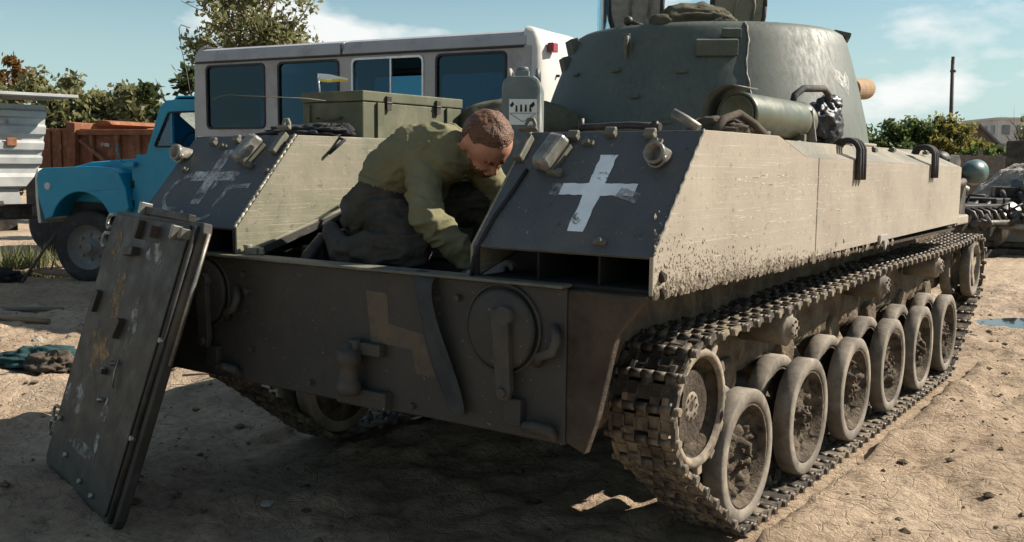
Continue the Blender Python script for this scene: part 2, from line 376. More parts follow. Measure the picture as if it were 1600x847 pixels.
glass('glass_bus', (.16, .33, .42), .02, .975); glass('glass_clear', (.80, .86, .86), .03, .7)
# worn white paint: paint broken by noise to bare armour
def wornpaint(name, c, lo, hi, sc=11):
    q = NT(name); v = q.coord(rand=False); q.col(q.ramp(q.noise(v, 9, 5), [(.3, lerpc(c, (0, 0, 0), .25)), (.7, c)])); q.rough(.75)
    a = q.ramp(q.noise(v, sc, 8, .72), [(lo, 0.0), (hi, 1.0)]); t = q.n('ShaderNodeBsdfTransparent'); m = q.n('ShaderNodeMixShader')
    q.l(a, m.inputs[0]); q.l(t.outputs[0], m.inputs[1]); q.l(q.b.outputs[0], m.inputs[2]); q.l(m.outputs[0], q.out.inputs[0])
wornpaint('white_paint', (.74, .78, .78), .34, .42); wornpaint('chalk', (.52, .52, .49), .40, .60); wornpaint('chalk_faint', (.38, .38, .35), .43, .60)
wornpaint('rust_smear', (.26, .165, .075), .44, .62, 9); wornpaint('pale_smear', (.34, .33, .30), .47, .62, 10); wornpaint('scratch', (.46, .41, .33), .42, .56, 30)
# leaves
def leaf(name, c1, c2, c3):
    q = NT(name); oi = q.n('ShaderNodeObjectInfo'); tc = q.n('ShaderNodeTexCoord'); f = q.noise(tc.outputs['Object'], 1.6, 3)
    f2 = q.noise(tc.outputs['Object'], 14, 2); c = q.mix(.5, q.ramp(f, [(.35, c1), (.65, c2)]), q.ramp(f2, [(.4, c1), (.62, c3)])); q.col(c); q.rough(.55); q.spec(.3)
    tr = q.n('ShaderNodeBsdfTranslucent'); q.l(c, tr.inputs[0]); m = q.n('ShaderNodeMixShader'); m.inputs[0].default_value = .5
    q.l(q.b.outputs[0], m.inputs[1]); q.l(tr.outputs[0], m.inputs[2]); q.l(m.outputs[0], q.out.inputs[0])
leaf('leaf_olive', (.12, .13, .055), (.20, .20, .09), (.30, .28, .14)); leaf('leaf_green', (.05, .085, .025), (.095, .14, .042), (.17, .20, .06))
leaf('leaf_yellow', (.13, .13, .035), (.21, .19, .05), (.28, .23, .06)); leaf('leaf_dark', (.025, .042, .015), (.05, .070, .022), (.09, .10, .03))
leaf('leaf_rust', (.11, .06, .02), (.17, .09, .03), (.22, .13, .04))
# ground
q = NT('ground'); tc = q.n('ShaderNodeTexCoord'); v = tc.outputs['Object']
base = q.ramp(q.noise(v, .55, 8, .6), [(.30, (.27, .197, .132)), (.48, (.40, .305, .215)), (.68, (.50, .395, .29))])
fine = q.ramp(q.noise(v, 16, 10, .78), [(.32, (.40, .37, .34)), (.48, (.95, .94, .92)), (.72, (1.32, 1.30, 1.27))]); c = q.mix(1.0, base, fine, 'MULTIPLY')
wet = q.ramp(q.noise(v, .33, 5, .55), [(.58, 0.0), (.70, 1.0)]); c = q.mix(q.math('MULTIPLY', wet, .6), c, (.09, .066, .048))
vd = q.n('ShaderNodeMapping'); q.l(v, vd.inputs[0]); wn = q.n('ShaderNodeTexNoise'); wn.inputs['Scale'].default_value = 3.0; q.l(v, wn.inputs['Vector'])
wm = q.mix(.12, v, wn.outputs[1]); vo = q.n('ShaderNodeTexVoronoi', feature='DISTANCE_TO_EDGE'); vo.inputs['Scale'].default_value = 7.5; q.l(wm, vo.inputs['Vector'])
vo2 = q.n('ShaderNodeTexVoronoi', feature='DISTANCE_TO_EDGE'); vo2.inputs['Scale'].default_value = 17; q.l(wm, vo2.inputs['Vector'])
crk = q.ramp(vo.outputs[0], [(.0, .5), (.03, 1.0)]); crk2 = q.ramp(vo2.outputs[0], [(.0, .6), (.05, 1.0)])
msk = q.ramp(q.noise(v, .5, 3, .5), [(.34, .8), (.44, 0.0)]); cr = q.mix(msk, q.mix(1.0, crk, crk2, 'MULTIPLY'), (1.0, 1.0, 1.0))
c = q.mix(1.0, c, q.ramp(cr, [(.0, (.74, .72, .70)), (.9, (1, 1, 1))]), 'MULTIPLY'); q.col(c)
q.rough(q.mix(wet, (.93,)*3, (.42,)*3)); q.spec(.25)
h = q.math('ADD', q.math('MULTIPLY', cr, .45), q.math('ADD', q.noise(v, 38, 9, .75), q.math('MULTIPLY', q.noise(v, 8, 6, .6), 1.6))); q.bump(h, 1.0, .03)
q = NT('water'); q.col((.02, .017, .013)); q.rough(.03); q.spec(.5); tc = q.n('ShaderNodeTexCoord'); q.bump(q.noise(tc.outputs['Object'], 5, 3), .05, .01)
# ------------------------------------------------------------------ ground
def axis_coords(lo, hi, step, far):
    c = list(np.arange(lo, hi+1e-6, step)); s = step; x = hi
    while x < far: s *= 1.22; x += s; c.append(x)
    s = step; x = lo
    while x > -far: s *= 1.22; x -= s; c.insert(0, x)
    return np.array(c)
gx = axis_coords(-6.5, 4.2, .034, 1500); gy = axis_coords(-1.6, 11.0, .034, 1500)
GX, GY = np.meshgrid(gx, gy, indexing='ij'); PX = GX.ravel(); PY = GY.ravel()
def ground_h(x, y):
    P = np.stack([x, y, np.zeros_like(x)], -1); near = np.exp(-(np.maximum(0, np.hypot(x-.5, y-3)-9)/6)**2)
    h = .030*fnoise(P, .5, 3, 3)+.026*fnoise(P, 2.2, 4, 9)+.020*np.maximum(0, ridged(P*np.array([1.6, .7, 1]), 2.6, 3, 21)-.2)
    h = h+.018*fnoise(P, 7, 3, 31)+.007*ridged(P, 9, 2, 33)
    # rutted mud to the right of the running gear, streaked along the direction of travel
    rt_ = np.exp(-((x-2.1)/1.0)**2); h = h+rt_*.030*ridged(P*np.array([3.2, .55, 1]), 1.2, 3, 5)
    # track bed: flat strip and the pushed up lips beside it
    for xc in (1.10, -1.10):
        d = np.abs(x-xc); inside = (d < .21) & (y > .45) & (y < 5.6); h = np.where(inside, np.minimum(h*.25, .004)-.006, h)
        lip = np.exp(-((d-.30)/.07)**2)*((y > .2) & (y < 5.9)); h = h+lip*.030*np.clip(fnoise(P, 2.6, 4, 77)+.15, -.1, 1.2)
    # puddles
    for cx, cy, ax, ay, dp in PUDDLES:
        q_ = ((x-cx)/ax)**2+((y-cy)/ay)**2; q_ = q_*(1+.55*fnoise(P, 1.9, 3, 55)); k = np.clip(1.25-q_, 0, 1); h = h*(1-.85*k)-dp*k
    return h*near-.012
PUDDLES = [(1.75, 7.9, 1.25, .80, .055), (-1.25, 1.75, .36, .26, .05), (-9.9, 4.2, 1.5, .35, .05), (3.4, 9.6, 1.4, .5, .05)]
H = ground_h(PX, PY)
me = npmesh('ground', np.stack([PX, PY, H], -1), gridfaces(len(gx), len(gy)), 'ground')
struct(link('ground', me))
for cx, cy, ax, ay, dp in PUDDLES:
    n = 26; m = MB(); m.add([(cx, cy, -.042)]+[(cx+1.35*ax*math.cos(t*2*math.pi/n), cy+1.35*ay*math.sin(t*2*math.pi/n), -.042) for t in range(n)], [(0, 1+t, 1+(t+1) % n) for t in range(n)])
    struct(m.build('puddle', 'water'))
# clods and pebbles pressed into the yard: nobody could count them
rng = np.random.default_rng(5); V = []; F = []
ico = [(0, 0, 1), (.9, 0, .3), (.28, .85, .35), (-.72, .53, .3), (-.72, -.53, .3), (.28, -.85, .3), (0, 0, -.6)]
icf = [(0, 1, 2), (0, 2, 3), (0, 3, 4), (0, 4, 5), (0, 5, 1), (6, 2, 1), (6, 3, 2), (6, 4, 3), (6, 5, 4), (6, 1, 5)]
nc = 5200; cx = rng.uniform(-6.3, 4.1, nc); cy = rng.uniform(-1.5, 10, nc); cz = ground_h(cx, cy)
for i in range(nc):
    s_ = .006*(1+rng.pareto(2.2)) if rng.random() > .02 else .03
    s_ = min(s_, .032); a = rng.uniform(0, 6.28); o = len(V)
    if (.9 < abs(cx[i]) < 1.3) and .4 < cy[i] < 5.6: continue
    for p_ in ico:
        k = s_*rng.uniform(.7, 1.3); V.append((cx[i]+k*(p_[0]*math.cos(a)-p_[1]*math.sin(a)), cy[i]+k*(p_[0]*math.sin(a)+p_[1]*math.cos(a)), cz[i]+k*.7*p_[2]))
    F += [(a_+o, b_+o, c_+o) for a_, b_, c_ in icf]
me = npmesh('mud_clods', V, F, 'mud_thick', False); o = link('mud_clods', me); o['kind'] = 'stuff'; o['label'] = 'small dry mud clods scattered over the yard'; o['category'] = 'mud clods'
# ------------------------------------------------------------------ tracked gun carrier
G = empty('self_propelled_gun', (0, 0, 0), 0, 'muddy green tracked gun carrier with round turret and white crosses', 'armoured vehicle')
XS, XI, ZT, ZB, ZP, DY = 1.27, .605, 1.546, 1.162, 1.049, .337
T = .014
def slope(u, v, off=0):                      # point on the slanted rear plates: u across, v up the slope
    L = math.hypot(DY, ZT-ZB); ny, nz = -(ZT-ZB)/L, DY/L
    return Vector((u, v/L*DY+ny*off, ZB+v/L*(ZT-ZB)+nz*off))
SL = math.hypot(DY, ZT-ZB); SROT = Matrix.Rotation(math.atan2(ZT-ZB, DY), 3, 'X')   # local x across, y up slope, z outwards
# lower hull
m = MB(); m.panel([(.02, .55), (4.9, .50), (5.75, .80), (5.9, 1.0), (5.2, 1.30), (4.4, 1.50), (1.66, 1.50), (1.66, 1.20), (1.05, 1.20), (1.05, .80), (.02, .80)], [], -.93, .93, 'x'); m.build('lower_hull', 'rear_shade_paint', G, .01)
m = MB(); m.bx(-.985, .985, -.018, .0, .55, ZP); m.build('rear_plate', 'rear_shade_paint', G, .006)
m = MB(); m.bx(-.985, .985, -.05, .05, ZP+.001, ZP+.012); m.build('rear_sill', 'fitting_paint', G, .004)
# mud covered hull flanks under the sponsons, with dried runs hanging on them
for sx in (1, -1):
    nu, nv = (190, 34) if sx > 0 else (60, 14)
    yy = np.linspace(.04, 5.4, nu); zz = np.linspace(.53, 1.06, nv); A, B = np.meshgrid(yy, zz, indexing='ij')
    P = np.stack([A.ravel(), B.ravel(), np.zeros(A.size)], -1)
    d = .012+.030*np.maximum(0, fnoise(P*np.array([5, 1.6, 1]), 2.2, 4, 4))+.045*np.maximum(0, fnoise(P*np.array([1, .7, 1]), 2.0, 3, 8))+.014*ridged(P*np.array([14, 3, 1]), 1, 2, 3)
    edge = np.clip((B.ravel()-.53)/.05, 0, 1); V = np.stack([sx*(.93+np.maximum(.004, d*edge)), A.ravel(), B.ravel()], -1)
    o = link('mud_crust', npmesh('mud_crust', V, gridfaces(nu, nv), 'mud_thick'), G); o['label'] = 'thick dried mud crust on the lower hull side'
# rear fin beside the track, caked in mud
for sx in (1, -1):
    m = MB(); m.panel([(sx*.986, .56), (sx*1.055, .53), (sx*1.10, .66), (sx*1.16, .92), (sx*1.262, 1.045), (sx*.986, 1.045)], [], -.016, .02, 'y'); m.build('mud_guard', 'mud_dark', G, .006)
    m = MB(); m.panel([(.02, .56), (.28, .80), (.30, 1.04), (.02, 1.04)], [], sx*.99, sx*1.005, 'x'); m.build('guard_web', 'mud_dark', G)
# sponsons
for sx in (1, -1):
    def q2(a, b): return (sx*a, sx*b)
    x0, x1 = sx*XI, sx*XS; lo, hi = min(x0, x1), max(x0, x1)
    # slanted plate
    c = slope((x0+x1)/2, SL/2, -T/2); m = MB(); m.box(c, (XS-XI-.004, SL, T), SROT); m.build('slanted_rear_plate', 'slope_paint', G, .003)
    # open box below it, its inner shade painted near black
    m = MB(); m.bx(lo+.014, hi-.014, .012, .46, 1.05, 1.062); m.build('box_floor', 'recess_shade', G)
    m = MB(); m.bx(lo+.014, hi-.014, .46, .472, 1.05, ZT-.02); m.build('box_back', 'recess_shade', G)
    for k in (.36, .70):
        m = MB(); xx = lo+(hi-lo)*k; m.bx(xx-.004, xx+.004, .03, .46, 1.063, 1.17); m.build('box_divider', 'recess_shade', G)
    m = MB(); m.panel([(0, 1.05), (0, ZB), (.022, ZB+.02), (.022, 1.05)], [], lo+.001 if sx > 0 else hi-.012, lo+.012 if sx > 0 else hi-.001, 'x'); m.build('box_jamb', 'rear_shade_paint', G)
    # outer side plates
    prof_r = [(0, 1.046), (0, ZB), (DY, ZT), (1.0, ZT), (1.31, 1.472), (1.468, 1.470), (1.468, 1.062)]
    prof_f = [(1.474, 1.062), (1.474, 1.470), (4.33, 1.437), (4.33, 1.081)]
    for pr in (prof_r, prof_f):
        m = MB(); m.panel(pr, [], sx*(XS-T), sx*XS, 'x'); m.build('side_plate', 'side_mud', G, .004)
    m = MB(); m.panel([(1.01, ZT), (4.30, ZT), (4.33, 1.437), (1.31, 1.472)], [], 0, .001, 'x'); m = MB()
    ca = [(sx*XS, 1.0, ZT), (sx*XS, 1.31, 1.472), (sx*XS, 4.33, 1.437), (sx*(XS-.24), 4.33, ZT), (sx*(XS-.21), 1.32, ZT)]
    m.add(ca+[(x-sx*.012, y, z-.012) for x, y, z in ca], [(0, 1, 2, 3, 4), (9, 8, 7, 6, 5), (0, 5, 6, 1), (1, 6, 7, 2), (2, 7, 8, 3), (3, 8, 9, 4), (4, 9, 5, 0)]); m.build('roof_chamfer', 'roof_paint', G)
    # inner wall beside the engine bay
    m = MB(); m.panel([(0, ZP), (0, ZB), (DY, ZT), (1.66, ZT), (1.66, 1.34), (1.0, 1.34), (.656, 1.241)], [], sx*(XI-.013), sx*(XI-.001), 'x'); m.build('inner_wall', 'inner_paint', G, .003)
    # underside
    m = MB(); m.bx(sx*.93, sx*(XS-.016), .014, 4.3, 1.035, 1.048); m.build('sponson_floor', 'mud_dark', G)
    # front closing plate
    m = MB(); m.bx(sx*.5, sx*(XS-.015), 4.30, 4.328, 1.06, ZT-.1); m.build('front_wall', 'side_mud', G)
    # weld beads
    if sx < 0:
        m = MB(); pts = [slope(-XI, v, .002) for v in np.linspace(0, SL, 60)]
        pts = [p+Vector((.003*math.sin(i*1.9), 0, .003*math.cos(i*2.3))) for i, p in enumerate(pts)]; m.tube(pts, [.006+.003*abs(math.sin(i*1.3)) for i in range(60)], 6); m.build('weld_bead', 'weld', G)
    else:
        m = MB(); pts = [slope(XS-.004, v, .0) for v in np.linspace(0, SL, 40)]; m.tube([p+Vector((.002*math.sin(i*1.7), 0, .002*math.cos(i*2.1))) for i, p in enumerate(pts)], .004, 6); m.build('weld_bead', 'fitting_paint', G)
# mud splatter built up along the rear lower edge of the right side: clots thrown up by the track
rg = np.random.default_rng(3); V = []; F = []
def clots(n, fy, fz, smin, smax):
    for _ in range(n):
        y = fy(); z = fz(y); s_ = smin+(smax-smin)*rg.random()**3; a = rg.uniform(0, 6.28); o = len(V); pts = []
        for k in range(6):
            t = a+k*math.pi/3; r = s_*rg.uniform(.55, 1.3); pts.append((XS-.002, y+r*math.cos(t)*.8, z+r*math.sin(t)*1.15))
        for p_ in pts: V.append(p_)
        V.append((XS+s_*rg.uniform(.12, .34), y+rg.normal()*s_*.2, z+rg.normal()*s_*.2)); F.extend([(o+k, o+(k+1) % 6, o+6) for k in range(6)])
clots(3200, lambda: abs(rg.normal())*.55+.008, lambda y: 1.05+abs(rg.normal())*.085*math.exp(-y/1.1)+.002, .002, .011)
clots(900, lambda: abs(rg.normal())*.9+.008, lambda y: 1.045+abs(rg.normal())*.018, .006, .024)
clots(120, lambda: rg.uniform(.01, 2.4), lambda y: 1.06+abs(rg.normal())*.16, .0015, .004)
V = np.array(V); k = (V[:, 2] < 1.03); V[k, 2] = 1.03; V = V[:]; V[:, 1] = np.maximum(V[:, 1], .002)
o = link('mud_splatter', npmesh('mud_splatter', V, F, 'mud_dry', False), G); o['kind'] = 'stuff'; o['label'] = 'clotted mud along the rear lower edge of the side plate'
# long pale scratches in the dust of the side
rg = random.Random(12); m = MB()
for i in range(34):
    y0 = rg.uniform(.35, 2.2); z0 = rg.uniform(1.12, 1.42); ln_ = rg.uniform(.15, .75); sl_ = rg.uniform(-.10, .12); cv = rg.uniform(-.05, .05); wd = rg.uniform(.0008, .0020); vs = []
    if z0 > 1.17+1.14*y0-.02: z0 = 1.2
    for k in range(9):
        t = k/8; z = z0+sl_*t*ln_+cv*t*t; y = y0+ln_*t
        if z > 1.455: z = 1.455
        vs += [(XS+.0006, y, z-wd), (XS+.0006, y, z+wd)]
    m.add(vs, [(2*k, 2*k+2, 2*k+3, 2*k+1) for k in range(8)])
m.build('scratches', 'scratch', G, kind='stuff')
# roof
def disc_hole(cx, cy, r, n=40): return [(cx+r*math.cos(2*math.pi*i/n), cy+r*math.sin(2*math.pi*i/n)) for i in range(n)]
m = MB(); m.panel([(-XS+.002, DY+.003), (-XI-.002, DY+.003), (-XI-.002, 1.64), (XI+.002, 1.64), (XI+.002, DY+.003), (XS-.002, DY+.003), (XS-.002, .99), (XS-.212, 1.318), (XS-.242, 4.33), (-XS+.242, 4.33), (-XS+.212, 1.318), (-XS+.002, .99)], [disc_hole(0, 3.07, .9)], ZT-.014, ZT-.001, 'z'); m.build('roof_plate', 'roof_paint', G)
m = MB(); m.bx(-XI+.014, XI-.014, 1.0, 1.66, 1.326, 1.338); m.build('engine_deck', 'roof_paint', G)
m = MB(); m.bx(-XI+.014, XI-.014, 1.642, 1.655, 1.339, ZT-.016); m.build('deck_riser', 'rear_shade_paint', G)
m = MB(); m.panel([(4.332, 1.437), (4.332, ZT), (4.75, 1.50), (5.75, 1.12), (5.9, 1.0)], [], -.93, .93, 'x'); m.build('glacis', 'roof_paint', G, .01)
# flange rails on which the removed deck plate lay
for sx in (1, -1):
    a = Vector((sx*(XI-.028), .012, 1.062)); b = Vector((sx*(XI-.028), 1.0, 1.344)); d = (b-a)
    m = MB(); m.box((a+b)/2, (.026, d.length, .016), Matrix.Rotation(math.atan2(d.z, d.y), 3, 'X')); m.build('hatch_flange', 'inner_paint', G, .003)
    m = MB(); m.box((a+b)/2+Vector((-sx*.018, .004, -.016)), (.006, d.length*.97, .03), Matrix.Rotation(math.atan2(d.z, d.y), 3, 'X')); m.build('hatch_lip', 'rear_shade_paint', G)
# engine bay contents
m = MB(); m.bx(-.25, .42, .06, .52, .82, .985); m.bx(-.20, .36, .08, .46, .985, 1.0); m.build('gearbox_housing', 'engine_dark', G, .02)
m = MB()
for k in range(5): m.cyl((-.52+.02*k, .34+.13*k, .90), (-.52+.02*k, .34+.13*k, 1.08), .05, .045, 12)
m.bx(-.58, -.30, .25, .98, .78, .93); m.build('engine_block', 'engine_dark', G, .008)
m = MB(); m.tube([(-.36, .12, .98), (-.345, .16, 1.06), (-.335, .22, 1.12), (-.30, .36, 1.14)], .028, 10); m.tube([(-.30, .10, 1.0), (-.20, .24, 1.03), (.0, .55, 1.05), (.3, .62, 1.02)], .02, 8); m.tube([(.45, .06, 1.0), (.46, .3, 1.08), (.30, .7, 1.1)], .025, 8); m.build('coolant_pipe', 'scrap_dark', G)
m = MB(); m.tube([(-.35, .055, 1.02), (-.33, .06, 1.05), (-.30, .06, 1.045), (-.29, .055, 1.02)], .006, 6); m.build('wire_clip', 'steel_worn', G)
m = MB(); m.box((-.545, .045, 1.075), (.05, .05, .03), .4); m.cyl((-.49, .04, 1.062), (-.49, .04, 1.09), .014, .01, 8); m.cyl((-.56, .03, 1.06), (-.56, .03, 1.10), .012, .02, 8); m.build('hinge_stump', 'weld', G, .004)
# rear plate fittings
for sx, xx in ((1, .745), (-1, -.76)):
    m = MB(); m.lathe([(0, .0), (0, .128), (.018, .135), (.026, .120), (.03, .0)], (xx, -.019, .90), (0, -1, 0), 36); m.build('water_jet_cover', 'rear_shade_paint', G)
    m = MB(); m.lathe([(0, .142), (.010, .142), (.010, .150), (0, .150)], (xx, -.0185, .90), (0, -1, 0), 36); m.build('cover_ring', 'rear_fitting', G)
    m = MB(); m.panel([(xx-.02, .97), (xx+.05, .97), (xx+.062, .71), (xx+.05, .675), (xx+.012, .675), (xx+.005, .71)], [], -.070, -.046, 'y'); m.cyl((xx+.032, -.05, .70), (xx+.032, -.085, .70), .017, n=12); m.build('cover_lever', 'rear_fitting', G, .004)
    m = MB(); m.cyl((xx+.032, -.019, .95), (xx+.032, -.075, .95), .03, n=14); m.build('lever_pivot', 'rear_fitting', G)
    m = MB(); m.tube([(xx+.14, -.03, .80), (xx+.16, -.05, .83), (xx+.21, -.055, .85), (xx+.225, -.05, .89), (xx+.20, -.03, .93)], .016, 8); m.build('tow_shackle', 'rear_fitting', G)
    m = MB(); m.tube([(xx+.11, -.02, .585), (xx+.12, -.06, .60), (xx+.16, -.07, .61), (xx+.20, -.05, .60), (xx+.20, -.02, .57)], .02, 8); m.bx(xx+.02, xx+.09, -.05, -.018, .59, .68); m.build('tow_hook', 'rear_shade_paint', G, .005)
m = MB(); m.lathe([(0, .0), (0, .040), (.02, .046), (.04, .046), (.05, .036), (.11, .034), (.12, .045), (.16, .045), (.165, .022), (.19, .02), (.19, 0)], (.10, -.075, .60), 'z', 18); m.build('tow_pintle', 'rear_fitting', G)
m = MB(); m.bx(.06, .23, -.055, -.018, .745, .79); m.cyl((.11, -.055, .742), (.11, -.055, .80), .026, n=14); m.build('pintle_bracket', 'rear_fitting', G, .004)
m = MB(); m.bx(.02, .26, -.06, -.018, .555, .62); m.build('pintle_base', 'rear_shade_paint', G, .006)
for (bx_, bz) in ((-.52, .985), (-.50, .92), (-.505, .84), (-.48, .69), (.56, .985), (.47, .975), (.36, .585), (-.15, .60), (.58, .60)):
    m = MB(); m.cyl((bx_, -.018, bz), (bx_, -.036, bz), .012, n=6, smooth=False); m.build('bolt', 'rear_fitting', G)
# blocky tan camouflage stroke
m = MB(); z_ = -.0192
m.add([(.133, z_, .975), (.238, z_, .972), (.245, z_, .865), (.385, z_, .845), (.478, z_, .835), (.462, z_, .70), (.372, z_, .70), (.352, z_, .785), (.160, z_, .790)], [(0, 1, 2, 8), (2, 3, 7, 8), (3, 4, 5, 6, 7)]); m.build('tan_paint_stroke', 'camo_tan', G)
# slanted plate fittings
def lampbox(u, v, nm):
    m = MB(); c = slope(u, v, .042); rt3 = SROT @ Matrix.Rotation(R(-12), 3, 'Z'); m.box(c, (.072, .15, .05), rt3, .86)
    m.build(nm, 'light_cover', G, .014)
    m = MB(); m.box(slope(u, v, .009), (.085, .12, .018), rt3); m.box(slope(u+.035, v-.075, .012), (.06, .012, .02), rt3); m.cyl(slope(u+.058, v-.075, .004), slope(u+.058, v-.075, .026), .014, n=12); m.build('lamp_bracket', 'fitting_paint', G, .003)
lampbox(.757, .385, 'tail_lamp'); lampbox(-.80, .40, 'tail_lamp')
def stub(u, v):
    p = slope(u, v, 0); d = (Vector((0, -1, .20))).normalized()
    m = MB(); m.lathe([(-.02, .030), (.055, .030), (.055, .036), (.075, .036), (.075, .027), (.02, .025), (.02, .0)], p, d, 20); m.build('drain_stub', 'light_cover', G)
    m = MB(); m.tube([p+d*.055+Vector((.03*math.cos(t), 0, -.012+.03*math.sin(t))) for t in np.linspace(-2.6, .2, 10)], .006, 6); m.build('stub_clamp', 'steel_worn', G)
stub(1.165, .395); stub(-1.235, .395)
for u, v in ((.62, .46), (-.655, .49)):
    m = MB(); c = slope(u, v, .03); m.box(slope(u, v-.04, .016), (.036, .11, .032), SROT); m.build('lifting_bracket', 'fitting_paint', G, .006)
    m = MB(); b = slope(u, v+.045, .03); m.tube([b+Vector((-.018, 0, -.01)), b+Vector((-.018, 0, .012)), b+Vector((-.010, 0, .028)), b+Vector((.010, 0, .028)), b+Vector((.018, 0, .012)), b+Vector((.018, 0, -.01))], .008, 8); m.box(slope(u, v+.03, .038), (.075, .012, .02), SROT); m.build('lifting_eye', 'fitting_paint', G, .003)
for u, v in ((.80, .475), (1.09, .48), (.94, .488), (-.95, .475), (-1.10, .46), (-.86, .48)):
    m = MB(); m.box(slope(u, v, .012), (.04, .022, .024), SROT); m.cyl(slope(u-.02, v+.012, .018), slope(u+.02, v+.012, .018), .010, n=8); m.build('hinge_lug', 'fitting_paint', G, .003)
for u, v in ((.865, .45), (1.075, .040), (-1.02, .44), (-1.17, .30), (1.12, .455), (-.62, .30)):
    m = MB(); m.box(slope(u, v, .006), (.045, .018, .012), SROT); m.cyl(slope(u, v, .010), slope(u, v, .02), .010, n=8); m.build('small_bracket', 'fitting_paint', G, .002)
m = MB()
m.tube([(.60, -.006, 1.05), (.615, -.012, 1.12), slope(.632, .02, .006), slope(.636, .12, .006), slope(.66, .24, .007), slope(.672, .33, .006)], .007, 6); m.build('loose_cable', 'cloth_black', G)
# crosses: painted strokes 1.5 mm proud of the plate
def stroke(name, pts, wd, mat_, off=.0016, seed=1):
    rg = random.Random(seed); m = MB(); n = len(pts); vs = []
    for i, (u, v) in enumerate(pts):
        a = pts[max(i-1, 0)]; b = pts[min(i+1, n-1)]; d = Vector((b[0]-a[0], b[1]-a[1])).normalized(); nn = Vector((-d.y, d.x))
        for s_ in (1, -1):
            k = wd/2*(1+rg.uniform(-.10, .10)); vs.append(slope(u+nn.x*s_*k, v+nn.y*s_*k, off))
    m.add(vs, [(2*i, 2*i+1, 2*i+3, 2*i+2) for i in range(n-1)]); return m.build(name, mat_, G)
def ln(a, b, n=14, w_=.0, s_=0): return [(a[0]+(b[0]-a[0])*i/n+w_*math.sin(i*1.9+s_), a[1]+(b[1]-a[1])*i/n) for i in range(n+1)]
stroke('white_cross_upright', ln((.966, .402), (.966, .080)), .062, 'white_paint', .0016, 2)
stroke('white_cross_bar', ln((.842, .252), (1.118, .254)), .050, 'white_paint', .0022, 3)
stroke('white_cross_drip', ln((1.06, .245), (1.14, .22)), .04, 'chalk_faint', .0028, 8)
stroke('old_paint_patch', ln((.80, .25), (.845, .25)), .05, 'chalk_faint', .0014, 9)
stroke('chalk_cross_upright', ln((-.968, .425), (-.955, .115)), .058, 'chalk', .0016, 4)
stroke('chalk_cross_bar', ln((-1.09, .268), (-.79, .276)), .052, 'chalk', .0022, 5)
arc = lambda cx, cy, rx, ry, a, b, n=16: [(cx+rx*math.cos(R(a+(b-a)*i/n)), cy+ry*math.sin(R(a+(b-a)*i/n))) for i in range(n+1)]
stroke('chalk_ring', arc(-1.10, .175, .085, .095, 60, 300), .022, 'chalk_faint', .0028, 6)
stroke('chalk_letter', ln((-.80, .21), (-.82, .09)), .026, 'chalk_faint', .0028, 7); stroke('chalk_letter', ln((-.82, .21), (-.68, .225)), .026, 'chalk_faint', .003, 8)
stroke('chalk_letter', arc(-.90, .10, .11, .07, 200, 350), .018, 'chalk_faint', .0034, 9); stroke('chalk_letter', ln((-.90, .20), (-.90, .26)), .022, 'chalk_faint', .0034, 11)
# clips over the right roof edge
for yy in (1.98, 3.46):
    for k in (0, 1, 2):
        y_ = yy+k*.042; m = MB(); pts = [(1.17, y_, 1.512), (1.178, y_, 1.535), (1.195, y_, 1.552)]+[(1.232+.052*math.cos(R(a)), y_, 1.500+.055*math.sin(R(a))) for a in range(110, -1, -14)]+[(1.284, y_, 1.45), (1.284, y_, 1.375)]
        m.tube(pts, .013, 8); m.build('roof_edge_clip', 'tyre_black', G)
for (y_, z_) in ((.055, 1.10), (.06, 1.03+.02)):
    m = MB(); m.cyl((1.27, y_, z_), (1.285, y_, z_), .02, .012, 8); m.build('side_bolt', 'mud_dark', G)
m = MB(); m.panel([(2.42, 1.05), (2.42, 1.10), (2.56, 1.10), (2.56, 1.06), (2.52, 1.02), (2.49, 1.07), (2.45, 1.07)], [], 1.271, 1.283, 'x'); m.build('hanging_lug', 'scrap_light', G, .002)
# latch brackets along roof and chamfer
for i, (x_, y_) in enumerate(((1.14, 1.45), (1.13, 1.62), (1.16, 1.9), (1.13, 2.4), (1.14, 2.75), (1.12, 3.2), (1.14, 3.9))):
    z_ = 1.546-(x_-1.05)*.36; m = MB(); m.box((x_, y_, z_+.01), (.03, .05, .02)); m.cyl((x_, y_-.02, z_+.02), (x_, y_+.02, z_+.02), .008, n=8); m.build('roof_latch', 'fitting_paint', G, .002)
m = MB(); m.tube([(.70, .52, 1.566), (.90, .53, 1.572), (1.02, .52, 1.565)], .014, 8); m.cyl((.70, .52, 1.55), (.70, .52, 1.60), .012, n=8); m.cyl((1.0, .52, 1.55), (1.0, .52, 1.585), .012, n=8); m.build('tool_bar', 'scrap_dark', G)
m = MB(); m.tube([(.97, .72, 1.625), (1.02, .72, 1.60), (1.075, .72, 1.566)], .016, 10); m.build('tool_handle', 'steel_worn', G)
# front fittings
m = MB(); m.lathe([(-.10, .0), (-.10, .035), (-.075, .062), (-.03, .088), (.05, .100), (.055, .09), (.03, .0)], (1.09, 5.70, 1.405), (.25, 1, -.05), 28); m.build('headlamp', 'lamp_green', G)
m = MB(); m.lathe([(-.07, .0), (-.07, .03), (-.03, .055), (.04, .06), (.05, .0)], (.90, 5.45, 1.50), (.2, 1, 0), 22); m.build('headlamp', 'scrap_dark', G)
m = MB(); m.panel([(5.45, 1.40), (5.45, 1.50), (5.52, 1.535), (5.80, 1.535), (5.88, 1.49), (5.85, 1.42)], [], .955, .967, 'x'); m.build('lamp_guard', 'scrap_dark', G, .004)
m = MB(); m.box((.98, 5.7, 1.22), (.10, .20, .35)); m.tube([(1.0, 5.2, 1.30), (1.05, 5.45, 1.32), (1.05, 5.8, 1.36)], .03, 8); m.build('lamp_bracket', 'scrap_dark', G, .006)
